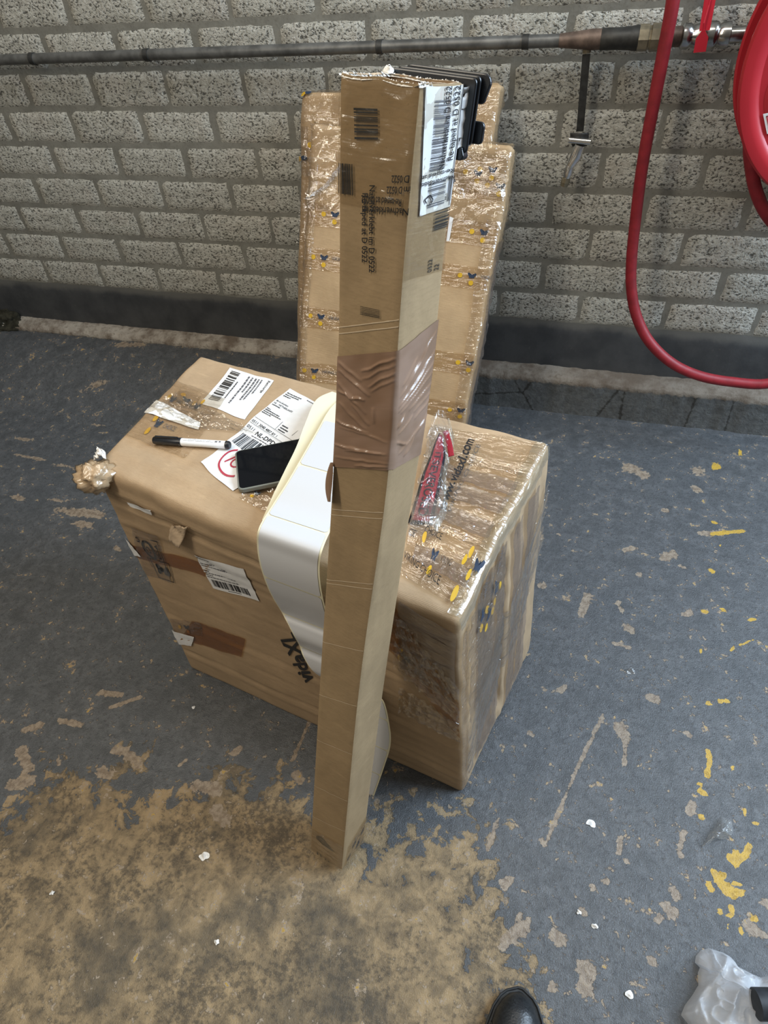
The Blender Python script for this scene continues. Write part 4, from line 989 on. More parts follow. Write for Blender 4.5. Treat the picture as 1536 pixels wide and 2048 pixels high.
# the broad brown tape wound round the middle
FOLDS = {'front': [((0, .97), (.45, .78), .9), ((.02, .90), (.60, .66), 1.2), ((.0, .80), (.55, .50), 1.0), ((.42, .86), (.98, .95), 1.1), ((.45, .80), (.98, .90), .8), ((.55, .74), (1, .84), .9), ((.6, .70), (1, .78), .7), ((.02, .72), (.30, .66), 1.1), ((.22, .66), (.52, .62), 1.2), ((.30, .60), (.62, .40), 1.0), ((.05, .62), (.58, .36), .8), ((.0, .46), (.62, .33), 1.1), ((.10, .40), (.95, .26), .7), ((.0, .22), (.62, .17), 1.0), ((.2, .18), (.95, .15), 1.2), ((.05, .10), (1, .06), .8), ((.4, .03), (.98, .03), 1.2), ((.65, .56), (.70, .42), .8)],
 'right': [((.05, .62), (.95, .93), 1.3), ((.02, .54), (.98, .80), 1.5), ((.0, .50), (1, .72), 1.1), ((.1, .48), (1, .66), 1.0), ((.1, .70), (.5, .84), .8), ((.35, .46), (1, .58), 1.1), ((.5, .42), (1, .50), .9), ((.0, .36), (.25, .46), 1.2), ((.05, .30), (.5, .40), .9), ((.55, .36), (1, .44), .9), ((.0, .24), (.35, .18), 1.2), ((.1, .12), (.9, .30), 1.0), ((.3, .08), (.6, .20), 1.2), ((.6, .20), (1, .34), .9)]}
BQ = {'front': TUB.quadmap('front', [(667, 932), (786, 938), (797, 700), (677, 712)], 0.0012), 'right': TUB.quadmap('right', [(786, 938), (839, 906), (880, 636), (797, 700)], 0.0012)}
def brownf(fc, x, y):
    seed = 3.0 if fc == 'front' else 7.0
    h = 0.0
    xx, yy = x + 0.02 * nz(x * 5, y * 5, seed), y + 0.012 * nz(x * 6, y * 6, seed + 4)
    for (a, b, k) in FOLDS[fc]:
        ex, ey = b[0] - a[0], (b[1] - a[1]) * 2.4; px_, py_ = xx - a[0], (yy - a[1]) * 2.4
        L2 = ex * ex + ey * ey; t = (px_ * ex + py_ * ey) / L2
        if t < 0 or t > 1: continue
        d = (px_ * ey - py_ * ex) / math.sqrt(L2)
        h += 0.0021 * k * math.exp(-(d / .020) ** 2) * math.sin(math.pi * t) ** .5
    h += 0.0005 * nz(x * 3, y * 4, seed)
    e = sm(0, 0.05, x) * sm(0, 0.05, 1 - x)
    return BQ[fc](x, y, h * e)
def brownw(X, y):
    i = round(X * 117)
    return brownf('front', i / 58, y) if i <= 58 else brownf('right', (i - 59) / 58, y)
mb = MB(); mb.quadgrid(brownw, 117, 110, 0, (.147, .25)); mb.build('brown_tape', MAT['brown_tape'], tub)
mb = MB()
def curl(a, b):
    p = TUB.surf('front', 0.0, 0.50 - 0.045 * b, 0.001); t = a * 3.6
    return p - RT * (0.004 + 0.005 * math.sin(t)) * (0.4 + b * (1 - b) * 3) + np.array([0, -0.004 * a * (1 + math.cos(t)), 0])
tb = TUB.st('front', (668, 925))
def curl(a, b):
    p = TUB.surf('front', 0.01, tb[1] - 0.042 * b, 0.0015); t = a * 3.4
    return p - RT * 0.0075 * math.sin(t) * (0.35 + 2.2 * b * (1 - b)) - FW * 0.007 * (1 - math.cos(t)) * (0.3 + b)
mb.quadgrid(curl, 10, 16, 0, (.02, .04)); o = mb.build('tape_curl', MAT['brown_tape'], tub); o['label'] = 'curled loose end of brown tape'
tape('packing_tape', TUB, 'right', [(690, 1745), (730, 1690), (735, 1625), (698, 1690)], MAT['clear_tape'], tub, (16, 16), 0.002, 4, 4, 0.0008, 87, draw=lambda mb, mp: [put_rect(mb, mp, (x, 0.15 + 0.3 * (k % 2)), (0.16, 0.1), (0, 0.12), 2) for k, x in enumerate((0.1, 0.3, 0.55, 0.75))])
tape('packing_tape', TUB, 'front', [(622, 1696), (683, 1745), (686, 1690), (624, 1655)], MAT['clear_tape'], tub, (16, 16), 0.001, 4, 4, 0.0006, 88)

# black plastic plates hooked behind the open end of the tube
up = tA / np.linalg.norm(tA)
Rt, Bk = at('R', 1.0), at('L', 1.0) + at('R', 1.0) - at('N', 1.0)
ex = (Rt - Bk) / np.linalg.norm(Rt - Bk); ey = np.cross(up, ex)
if ey[1] < 0: ey = -ey
br = thing('plastic_brackets', 'black plastic bracket plates hooked on the torn open end of the cardboard tube', 'bracket', tuple(Rt))
def plate(name, x0, x1, z0, z1, y0, th, r, hook=None):
    def out(x, z): return Bk + ex * x + up * z
    pts = []
    for cx, cz, a0 in ((x1 - r, z0 + 0.004, -90), (x1 - r, z1 - r, 0), (x0 + r, z1 - r, 90), (x0 + r, z0 + 0.004, 180)):
        rr = r if cz > (z0 + z1) / 2 else 0.004
        for k in range(7):
            a = math.radians(a0 + 90 * k / 6); pts.append((cx + rr * math.cos(a), cz + rr * math.sin(a)))
    mb = MB(); n = len(pts)
    for y in (y0, y0 + th):
        for x, z in pts: mb.v.append(tuple(out(x, z) + ey * y))
    mb.f.append(list(range(n))[::-1]); mb.m.append(0); mb.uv.append([(0, 0)] * n)
    mb.f.append(list(range(n, 2 * n))); mb.m.append(0); mb.uv.append([(0, 0)] * n)
    for k in range(n):
        mb.f.append([k, (k + 1) % n, n + (k + 1) % n, n + k]); mb.m.append(0); mb.uv.append([(0, 0)] * 4)
    o = mb.build(name, MAT['black_plastic'], br, False)
    md = o.modifiers.new('bevel', 'BEVEL'); md.width = 0.0012; md.segments = 2; md.limit_method = 'ANGLE'
    return o
plate('plate', 0.000, 0.083, -0.052, 0.002, 0.004, 0.003, 0.004)
plate('plate', 0.004, 0.084, -0.046, 0.0035, 0.009, 0.003, 0.004)
plate('plate', 0.008, 0.091, -0.016, 0.0055, 0.014, 0.004, 0.007)
plate('plate', 0.060, 0.091, -0.045, -0.028, 0.014, 0.004, 0.004)
plate('block', 0.066, 0.0795, -0.0575, -0.047, 0.0015, 0.010, 0.002)
mb = MB()

# ================================================================== tall wrapped cartons against the wall
def slab(TR, TL, BR, BL, th):
    TR, TL, BR, BL = map(cN, (TR, TL, BR, BL))
    n = np.cross(TR - BR, BL - BR); n = n / np.linalg.norm(n)
    if n[1] < 0: n = -n
    o = n * th
    return {(0, 0, 0): BL, (1, 0, 0): BR, (1, 1, 0): BR + o, (0, 1, 0): BL + o, (0, 0, 1): TL, (1, 0, 1): TR, (1, 1, 1): TR + o, (0, 1, 1): TL + o}
def noisyP(c, a, s, sd):
    t = tri(c)
    zmin = 0.0
    def P(u, v, w):
        p = t(u, v, w)
        q = p + np.array([MN.noise(Vector((p[0] * s + k * 11 + sd, p[1] * s, p[2] * s))) for k in range(3)]) * a
        return q
    return P
thA, thB = 0.085, 0.075
cA = slab(on_y((1032, 292), 1.775), on_y((622, 250), 1.775), on_y((1032, 292), 1.775), on_y((622, 250), 1.775) + np.array([0, 0, 0]), thA) if False else None
TRa, TLa = on_y((1030, 288), 1.765), on_y((622, 246), 1.775)
vdir = np.array([-0.078, -0.38, -0.922])
def foot(T, z=0.0): return T + vdir * ((T[2] - z) / 0.922)
cA = slab(TRa, TLa, foot(TRa, 0.035), foot(TLa, 0.035), thA)
low = min(p[2] for p in cA.values()); 
for k in cA: cA[k] = cA[k] - np.array([0, 0, low - 0.001])
BXA = Solid(noisyP(cA, 0.004, 7, 1), (0.53, thA, 1.0), 0.012, lambda f, a, b: 0.003 * nz(a * 6, b * 9, 2) + 0.006 * nz(a * 9, b * 9, 7) * sm(0.85, 1, b))
bxa = thing('tall_carton', 'tall flat brown carton in clear wrap leaning on the taller one behind the big box', 'box', tuple(foot((TRa + TLa) / 2)))
BXA.body('carton_body', MAT['tall_card'], bxa, (50, 12, 90))
TRb, TLb = on_y((1004, 160), 1.895), on_y((600, 180), 1.905)
vB = np.array([-0.085, -0.27, -0.96])
def footb(T): return T + vB * ((T[2] - 0.028) / 0.96)
cB = slab(TRb, TLb, footb(TRb), footb(TLb), thB)
low = min(p[2] for p in cB.values())
for k in cB: cB[k] = cB[k] - np.array([0, 0, low - 0.001])
BXB = Solid(noisyP(cB, 0.004, 7, 5), (0.52, thB, 1.09), 0.014, lambda f, a, b: 0.003 * nz(a * 6, b * 9, 4) + 0.006 * nz(a * 9, b * 9, 7) * sm(0.88, 1, b))
bxb = thing('tall_carton', 'taller wrapped brown carton leaning directly on the block wall below the pipe', 'box', tuple(footb((TRb + TLb) / 2)))
BXB.body('carton_body', MAT['tall_card'], bxb, (40, 12, 70))
def band(sol, root, b0, b1, items, seed, a0=0.01, a1=0.99, mat='clear_tape', tilt=0.0, amp=0.0015):
    mp = lambda x, y, o=0: sol.surf('front', a0 + (a1 - a0) * x, b0 + (b1 - b0) * y + tilt * (x - .5), o)
    mb = sheet(mp, 60, 10, amp, 6, 3, seed)
    w = (a1 - a0) * sol.l[0]; h = (b1 - b0) * sol.l[2]
    for x, y, txt in items:
        put_emblem(mb, mp, (x, y), (0.0135 / w, 0), (0, 0.0135 / h), 2, 3, txt, ((-2.4, -0.1), (0.0, -1.4)), 4, 0.0022)
    mb.build('packing_tape', [MAT[mat]] + INKS, root)
for px, sd in (((990, 372), 1), ((941, 462), 2), ((909, 548), 3), ((930, 726), 4), ((912, 820), 5), ((669, 430), 6), ((647, 516), 7), ((641, 634), 8), ((628, 742), 9)):
    a, b = BXA.st('front', px)
    if sd <= 5: band(BXA, bxa, b - 0.034, b + 0.026, [(a, 0.58, 'VIKING CHOICE' if a < 0.85 else None)], 100 + sd, 0.52, 0.995)
    else: band(BXA, bxa, b - 0.034, b + 0.026, [(a / 0.52, 0.58, 'VIKING CHOICE' if a < 0.35 else None)], 100 + sd, 0.005, 0.52)
a, b = BXA.st('front', (980, 350)); 
band(BXA, bxa, b - 0.05, b + 0.05, [(0.80, 0.5, None), (0.90, 0.62, None), (0.62, 0.2, None)], 120, 0.3, 0.99, 'wrap', 0, 0.004)
def hood(sol, root, b0, seed, amp=0.010):
    mb = sheet(lambda x, y, o=0: sol.surf('front', 0.005 + 0.99 * x, b0 + (0.995 - b0) * y, o + 0.001), 70, 26, amp, 9, 5, seed); mb.build('stretch_wrap', MAT['wrap'], root)
    mb = sheet(lambda x, y, o=0: sol.surf('right', 0.02 + 0.96 * x, b0 * 0.9 + (0.99 - b0 * 0.9) * y, o + 0.001), 10, 40, amp * 0.6, 2, 8, seed + 1); mb.build('stretch_wrap', MAT['wrap'], root)
    mb = sheet(lambda x, y, o=0: sol.surf('top', 0.01 + 0.98 * x, 0.02 + 0.96 * y, o + 0.001), 60, 8, amp * 0.6, 9, 2, seed + 2); mb.build('stretch_wrap', MAT['wrap'], root)
hood(BXA, bxa, 0.80, 130); hood(BXB, bxb, 0.80, 140, 0.008)
for sol, root, sd in ((BXA, bxa, 150), (BXB, bxb, 160)):
    mb = sheet(lambda x, y, o=0: sol.surf('front', 0.004 + 0.05 * x, 0.02 + 0.9 * y, o + 0.002), 8, 90, 0.006, 2, 10, sd); mb.build('stretch_wrap', MAT['wrap'], root)
    mb = sheet(lambda x, y, o=0: sol.surf('front', 0.93 + 0.066 * x, 0.02 + 0.8 * y, o + 0.002), 8, 90, 0.004, 2, 8, sd + 1); mb.build('stretch_wrap', MAT['wrap'], root)
    mb = sheet(lambda x, y, o=0: sol.surf('right', 0.02 + 0.96 * x, 0.02 + 0.75 * y, o + 0.002), 8, 90, 0.005, 2, 9, sd + 2); mb.build('stretch_wrap', MAT['grey_tape'], root)
# emblems on the back carton's taped top corner, and a bunched rope of film across the front carton
for px in ((612, 172), (622, 290), (600, 318)):
    mb = MB(); a, b = BXB.st('front', px); put_disc(mb, BXB.mapper('front'), (a, b), (0.016, 0), (0, 0.007), 2, 0.006); put_disc(mb, BXB.mapper('front'), (a + .03, b + .003), (0.018, 0), (0, 0.006), 1, 0.006); mb.build('printed_mark', INKS, bxb)
mb = MB(); pts = []
for px in ((612, 398), (632, 388), (655, 372), (672, 348), (690, 330)):
    a, b = BXA.st('front', px); pts.append(BXA.surf('front', a, b, 0.008))
mb.tube(pts, [.003, .005, .005, .007, .009], 8, 0); mb.build('film_rope', MAT['wrap'], bxa)
mb = MB(); qm = BXA.quadmap('front', [(893, 482), (899, 482), (907, 436), (900, 433)], 0.002); mb.quadgrid(lambda a, b: qm(a, b, 0.002), 4, 8); o = mb.build('paper_slip', MAT['paper'], bxa); o['label'] = 'white paper strip'

# ================================================================== strip of blank labels draped over the big carton
e_fr = np.array([.984, -.176, 0.0]); n_fr = np.array([-.176, -.984, 0.0])
def fplane(px, d):
    """point seen at px on a vertical plane standing d in front of the carton's front face"""
    r = ray(px); p0 = np.array([-.448, .585, 0]) + n_fr * d
    t = ((p0 - C0) @ n_fr) / (r @ n_fr); return C0 + r * t
WID = 0.112
rows = []   # (left edge point, width direction)
e_top = np.array([.985, -.17, 0.0])
for px, z in (((700, 782), .704), ((662, 815), .722), ((634, 862), .732), ((606, 910), .736), ((577, 960), .735), ((545, 1010), .728)):
    rows.append((on_z(px, z), e_top))
for px, d in (((518, 1055), .022), ((514, 1090), .034), ((520, 1130), .040), ((534, 1172), .036), ((548, 1200), .026), ((563, 1224), .016), ((574, 1245), .024), ((588, 1272), .030), ((599, 1292), .018), ((606, 1312), .026), ((622, 1338), .030), ((640, 1352), .024)):
    rows.append((fplane(px, d), e_fr))
endR = [((766, 1400), .030), ((779, 1450), .040), ((781, 1490), .050), ((768, 1535), .065), ((748, 1592), .085)]
for px, d in endR: rows.append((fplane(px, d) - e_fr * WID, e_fr))
Pl = np.array([r[0] for r in rows]); Pd = np.array([r[1] for r in rows])
def cr(A, t):
    i = min(int(t), len(A) - 2); q = t - i
    a, b, c, d = A[max(i - 1, 0)], A[i], A[i + 1], A[min(i + 2, len(A) - 1)]
    return 0.5 * (2 * b + (c - a) * q + (2 * a - 5 * b + 4 * c - d) * q * q + (3 * b - a - 3 * c + d) * q ** 3)
TS = np.linspace(0, len(Pl) - 1, 400); PC = np.array([cr(Pl, t) for t in TS]); DC = np.array([cr(Pd, t) for t in TS])
SL = np.concatenate([[0], np.cumsum(np.linalg.norm(np.diff(PC, axis=0), axis=1))])
def strip(s, x, off=0.0):
    s = min(max(s, 0), SL[-1])
    c = np.array([np.interp(s, SL, PC[:, k]) for k in range(3)]); d = np.array([np.interp(s, SL, DC[:, k]) for k in range(3)])
    h = 0.004; c1 = np.array([np.interp(min(s + h, SL[-1]), SL, PC[:, k]) for k in range(3)]); c0 = np.array([np.interp(max(s - h, 0), SL, PC[:, k]) for k in range(3)])
    n = np.cross(d, c1 - c0); n /= np.linalg.norm(n) + 1e-12
    return c + d * x - n * off
stp = thing('label_strip', 'fan-folded strip of blank white labels draped over the big carton behind the tube', 'labels', tuple(PC[60]))
mb = MB(); mb.quadgrid(lambda a, b: strip(a * SL[-1], b * WID), 300, 6, 0, (1, .1)); mb.build('liner', MAT['liner'], stp)
# positions of the gaps between labels, from the photo
def s_at(px):
    return float(SL[int(np.argmin([np.linalg.norm(proj(p) - np.array(px)) for p in PC]))])
gaps = [s_at((646, 838)), s_at((596, 927)), s_at((533, 1030)), s_at((528, 1150)), s_at((563, 1224)), s_at((599, 1291)), s_at((640, 1350))]
g = gaps[-1]
while g + 0.1 < SL[-1]: g += 0.102; gaps.append(g)
gaps = sorted(gaps)
if gaps[-1] < SL[-1] - 0.02: gaps.append(SL[-1])
for k in range(len(gaps) - 1):
    s0, s1 = gaps[k] + 0.0016, gaps[k + 1] - 0.0016
    if s1 - s0 < 0.012: continue
    def lab(a, b, s0=s0, s1=s1):
        x = 0.0035 + (WID - 0.007) * b; s = s0 + (s1 - s0) * a; r = 0.004
        e = min(x - 0.0035, WID - 0.0035 - x)
        if e < r:
            cut = r - math.sqrt(max(0, r * r - (r - e) ** 2)); s = min(max(s, s0 + cut), s1 - cut)
        return strip(s, x, 0.0008)
    mb = MB(); mb.quadgrid(lab, 30, 24); mb.build('label', MAT['label_white'], stp)
# the folded-over piece of bare liner beside the strip
lp_ = [on_z(p, z) for p, z in (((664, 783), .704), ((632, 800), .716), ((610, 848), .720), ((592, 895), .722), ((569, 942), .722), ((545, 992), .718), ((524, 1040), .708))]
mb = MB(); mb.quadgrid(lambda a, b: cr(lp_, a * 5.999) + e_top * (.045 * b) + np.array([0, 0, -.004 * b]), 40, 4)
o = mb.build('liner_fold', MAT['liner'], stp); o['label'] = 'yellowish bare liner folded over'

# ================================================================== phone and marker on the carton
def top_z(px):
    a, b = BIG.st('top', px); return BIG.surf('top', a, b, 0)
zt = top_z((520, 920))[2]
zph = zt + 0.006
pA, pB = on_z((476, 981), zph + .009), on_z((469, 902), zph + .009)     # the two corners of the near short side
pw = pB - pA; pw[2] = 0; pw /= np.linalg.norm(pw)
pl_ = on_z((600, 952), zph + .009) - on_z((476, 981), zph + .009); pl_[2] = 0; pl_ /= np.linalg.norm(pl_)
pl_ = pl_ - pw * (pl_ @ pw); pl_ /= np.linalg.norm(pl_)
PWID = float(np.linalg.norm((pB - pA)[:2])); PLEN = PWID * 2.1
ph = thing('smartphone', 'black smartphone in a clear grey case lying on the carton half under the label strip', 'phone', tuple(pA))
def rrect(w, l, r, n=8):
    pts = []
    for cx, cy, a0 in ((w - r, r, -90), (w - r, l - r, 0), (r, l - r, 90), (r, r, 180)):
        for k in range(n):
            a = math.radians(a0 + 90 * k / (n - 1)); pts.append((cx + r * math.cos(a), cy + r * math.sin(a)))
    return pts
def prism(mb, pts, z0, z1, X, Y, O, mi=0, Z=np.array([0, 0, 1.0])):
    n = len(pts); b = len(mb.v)
    for z in (z0, z1):
        for x, y in pts: mb.v.append(tuple(O + X * x + Y * y + Z * z))
    mb.f.append([b + k for k in range(n)][::-1]); mb.f.append([b + n + k for k in range(n)]); mb.m += [mi, mi]; mb.uv += [[(0, 0)] * n] * 2
    for k in range(n):
        mb.f.append([b + k, b + (k + 1) % n, b + n + (k + 1) % n, b + n + k]); mb.m.append(mi); mb.uv.append([(0, 0)] * 4)
Op = np.array([pA[0], pA[1], zph])
mb = MB(); prism(mb, rrect(PWID, PLEN, .010), 0, .0092, pw, pl_, Op); o = mb.build('case', MAT['case'], ph, False)
md = o.modifiers.new('bevel', 'BEVEL'); md.width = 0.002; md.segments = 3; md.limit_method = 'ANGLE'
mb = MB(); prism(mb, [(x + .003, y + .003) for x, y in rrect(PWID - .006, PLEN - .006, .008)], .0088, .0098, pw, pl_, Op); o = mb.build('screen', MAT['glass'], ph, False)
md = o.modifiers.new('bevel', 'BEVEL'); md.width = 0.0004; md.segments = 2; md.limit_method = 'ANGLE'
mb = MB(); prism(mb, [(PWID - .0 + .001 * c, PLEN * .45 + s_) for c, s_ in ((0, 0), (1, 0), (1, .02), (0, .02))], .004, .006, pw, pl_, Op); mb.build('side_button', MAT['case'], ph, False)

zm = top_z((380, 888))[2] + 0.0085
m0, m1 = on_z((306, 877), zm + .004), on_z((459, 887), zm + .004)
m0[2] = m1[2] = zm
mk = thing('marker_pen', 'white whiteboard marker with a black cap lying on the big carton', 'marker', tuple((m0 + m1) / 2))
mm = lambda t: m0 * (1 - t) + m1 * t
mb = MB(); mb.tube([mm(.36), mm(.94), mm(.95)], [.0074, .0074, .0068], 24); mb.build('barrel', MAT['marker_white'], mk, auto=40)
mb = MB(); mb.tube([mm(0), mm(.01), mm(.34), mm(.375)], [.006, .0072, .0082, .0082], 24)
dcl = (m1 - m0) / np.linalg.norm(m1 - m0); sd_ = np.cross(dcl, [0, 0, 1]);
mb.build('cap', MAT['black_plastic'], mk, auto=40)
mb = MB(); mb.box((-.028, -.002, .0075), (.018, .002, .0105), 0, Matrix(((dcl[0], sd_[0], 0, mm(.22)[0]), (dcl[1], sd_[1], 0, mm(.22)[1]), (0, 0, 1, zm), (0, 0, 0, 1)))); mb.build('clip', MAT['black_plastic'], mk, False)
mb = MB(); mb.tube([mm(.945), mm(.95), mm(.985), mm(1)], [.0066, .0078, .0078, .0062], 24); mb.build('end_plug', MAT['black_plastic'], mk, auto=40)
mb = MB(); Lm = np.linalg.norm(m1 - m0)
def mkmap(x, y, off=0.0):
    a = math.radians(40 + 80 * y); p = mm(.38 + .55 * x); return p + (-sd_ * -math.cos(a) * -1 * 0 + sd_ * math.cos(a) + np.array([0, 0, 1]) * math.sin(a)) * (.0075 + off * .3)
put_text(mb, mkmap, 'whiteboard marker', (0.16, 0.58), (0.55, 0), (0, 0.13), 0, 0.01); put_text(mb, mkmap, 'marqueur tableaux blancs', (0.06, 0.32), (0.70, 0), (0, 0.13), 0, 0.01)
put_rect(mb, mkmap, (0.80, 0.35), (0.06, 0), (0, 0.3), 3); put_rect(mb, mkmap, (0.89, 0.4), (0.05, 0), (0, 0.3), 3)
mb.build('barrel_print', INKS, mk)

# ================================================================== strap in a clear bag on the carton
sb = thing('woven_strap', 'red and black woven lettered strap on the carton behind the cardboard tube', 'strap', tuple(top_z((860, 980))))
ctr = [(882, 880), (879, 905), (876, 930), (866, 960), (858, 985), (849, 1015), (840, 1052)]
wl = [.010, .018, .026, .034, .036, .038, .040]
cps = [top_z(p) + np.array([0, 0, .012 + .010 * math.sin(k * .9)]) for k, p in enumerate(ctr)]
def strap(a, b, off=0.0):
    t = a * (len(cps) - 1); c = cr(cps, t); c1 = cr(cps, min(t + .1, len(cps) - 1.001)); c0 = cr(cps, max(t - .1, 0))
    w = np.interp(t, range(len(wl)), wl); d = c1 - c0; d /= np.linalg.norm(d); s_ = np.cross(d, [0, 0, 1]); s_ /= np.linalg.norm(s_)
    tw = 0.9 * sm(0.35, 0.0, a) if False else 0.9 * (1 - sm(0.0, 0.35, a)); s_ = s_ * math.cos(tw) + np.array([0, 0, 1]) * math.sin(tw)
    nn = np.cross(s_, d); nn = nn if nn[2] > 0 else -nn
    return c + s_ * (0.5 - b) * w + nn * off
mb = MB(); mb.quadgrid(lambda a, b: strap(a, b), 60, 6); mb.build('strap_band', MAT['blackcloth'], sb, True, solid=0.0012)
mb = MB(); mb.quadgrid(lambda a, b: strap(0.02 + a * .94, .14 + b * .72, .0011), 60, 6); put_text(mb, lambda x, y, o=0: strap(x, y, .0011 + o), 'ITSEVEROSED', (0.30, 0.30), (0.62, 0), (0, .42), 1, 0.015)
o = mb.build('lettering', [MAT['redcloth'], MAT['blackcloth']], sb); o['label'] = 'red face with black lettering'
mb = MB(); lp = [cps[0] + np.array([0.002, 0.004, .004]), cps[0] + np.array([.008, -.012, .010]), cps[1] + np.array([.016, -.012, .008]), cps[2] + np.array([.020, -.004, .004])]
mb.quadgrid(lambda a, b: cr(lp, a * 2.999) + np.array([.009, .004, .002]) * b, 20, 3); mb.build('strap_loop', MAT['redcloth'], sb, True, solid=0.0012)
bagt = thing('clear_bag', 'crinkled clear plastic bag round the red and black strap on the carton', 'bag', tuple(top_z((865, 960))))
bl = [(862, 852), (855, 880), (852, 905), (845, 930), (838, 965), (828, 1000), (822, 1040), (815, 1075)]
brr = [(898, 856), (905, 880), (903, 905), (897, 930), (890, 965), (893, 1000), (889, 1035), (872, 1078)]
BL_ = [top_z(p) for p in bl]; BR_ = [top_z(p) for p in brr]
def bagf(up_):
    def f(a, b):
        t = b * (len(bl) - 1.001); l = cr(BL_, t); r = cr(BR_, t); p = l * (1 - a) + r * a
        h = math.sin(math.pi * min(1, max(0, a))) ** .6 * (.026 if up_ else .003) + .006
        w = .009 * ridge(a * 2 + 1, b * 5, 3) ** 4 + .004 * ridge(a * 5, b * 10, 9) ** 4
        return p + np.array([.004 * nz(b * 12, 2), .004 * nz(b * 12, 7), (h + w * (1 if up_ else .4)) * (1 if up_ else .5)])
    return f
mb = MB(); mb.quadgrid(bagf(True), 50, 110, 0, (.08, .22)); mb.quadgrid(bagf(False), 20, 40, 0, (.08, .22)); mb.build('bag_film', MAT['bag_film'], bagt)
mb = MB(); mb.quadgrid(lambda a, b: bagf(True)(0.93 + .12 * a, b) + np.array([0, 0, .004 * ridge(a * 2, b * 22, 5)]), 8, 110, 0, (.012, .22)); mb.build('bag_seam', MAT['edge_tape'], bagt)

# ================================================================== water pipe on the wall
yp = D - 0.055
pipe = thing('water_pipe', 'dull grey water pipe running along the block wall to the red hose reel', 'pipe', tuple(on_y((700, 95), yp)))
zL, zR = on_y((0, 120), yp), on_y((1100, 82), yp)
sl = (zR[2] - zL[2]) / (zR[0] - zL[0])
PX = lambda x: np.array([x, yp, zR[2] + sl * (x - zR[0])])
xx = lambda px, py=70: on_y((px, py), yp)[0]
mb = MB(); mb.tube([PX(-4.6), PX(-3), PX(zL[0]), PX(-1), PX(xx(1160))], .0142, 20); mb.build('pipe_run', MAT['pipe'], pipe, auto=50)
mb = MB(); mb.tube([PX(xx(1120)), PX(xx(1165)), PX(xx(1180)), PX(xx(1205)), PX(xx(1206))], [.0146, .0190, .0215, .0215, .015], 24); mb.build('reducer', MAT['copper'], pipe, auto=40)
mb = MB(); mb.tube([PX(xx(1200)), PX(xx(1204)), PX(xx(1240)), PX(xx(1262)), PX(xx(1278)), PX(xx(1280))], [.019, .0225, .0225, .024, .026, .018], 24); mb.build('coupling', MAT['dark_metal'], pipe, auto=40)
mb = MB(); mb.tube([PX(xx(1276)), PX(xx(1278)), PX(xx(1297)), PX(xx(1298)), PX(xx(1302)), PX(xx(1303)), PX(xx(1324)), PX(xx(1326))], [.022, .027, .027, .024, .024, .028, .028, .022], 8, caps=True); mb.build('union_nut', MAT['brass'], pipe, False)
mb = MB(); mb.tube([PX(xx(1322)), PX(xx(1365))], .0205, 20); mb.build('nipple', MAT['copper'], pipe, auto=40)
mb = MB(); mb.tube([PX(xx(1362)), PX(xx(1366)), PX(xx(1378)), PX(xx(1384)), PX(xx(1400)), PX(xx(1425)), PX(xx(1432)), PX(xx(1436)), PX(xx(1444)), PX(xx(1458)), PX(xx(1460))], [.020, .026, .026, .021, .0265, .0285, .027, .022, .026, .026, .02], 20); mb.build('ball_valve', MAT['chrome'], pipe, auto=40)
mb = MB(); mb.tube([PX(xx(1455)), PX(xx(1560))], .0165, 20); mb.build('feed_tube', MAT['chrome'], pipe, auto=40)
pv = PX(xx(1408)); mb = MB(); mb.tube([pv + [0, -.02, 0], pv + [0, -.045, 0]], .008, 12); mb.build('valve_stem', MAT['black_plastic'], pipe, auto=40)
h0, h1 = on_y((1410, 54), yp - .046), on_y((1425, -30), yp - .040)
hd = (h1 - h0); hd /= np.linalg.norm(hd); hs = np.cross(hd, [0, 1, 0]); hs /= np.linalg.norm(hs)
mb = MB(); prism(mb, [(-.011, -.006), (.011, -.006), (.013, .15), (-.013, .15)], 0, .004, hs, hd, h0, 0, np.array([0, -1.0, 0])); o = mb.build('valve_handle', MAT['red_plastic'], pipe, False); o['label'] = 'red lever handle'
mb = MB()
t0 = on_y((1407, 60), yp - .055); td = on_y((1399, 104), yp - .050) - t0; tl = np.linalg.norm(td); td = td / tl; tsd = np.cross(td, [0, 1, 0]); tsd /= np.linalg.norm(tsd)
prism(mb, [(-.003, 0), (.003, 0), (.013, tl * .35), (.013, tl), (-.013, tl), (-.013, tl * .35)], 0, .0025, tsd, td, t0, 0, np.array([0, -1.0, 0]))
lpz = [t0, on_y((1408, 46), yp - .058), on_y((1418, 10), yp - .052), on_y((1424, -20), yp - .05)]; mb.tube(lpz, .0018, 8)
o = mb.build('seal_tag', MAT['red_plastic'], pipe, False); o['label'] = 'red plastic security seal'
# wall hooks that carry the run
for px in (292, 60, 760, 1050):
    p = PX(xx(px, 100)); mb = MB(); mb.tube([p + [0, .012, .0], p + [0, .050, 0]], .006, 10); mb.tube([p + [-.008, 0, 0], p + [.008, 0, 0]], .0165, 16); mb.build('pipe_clip', MAT['dark_metal'], pipe, auto=40)

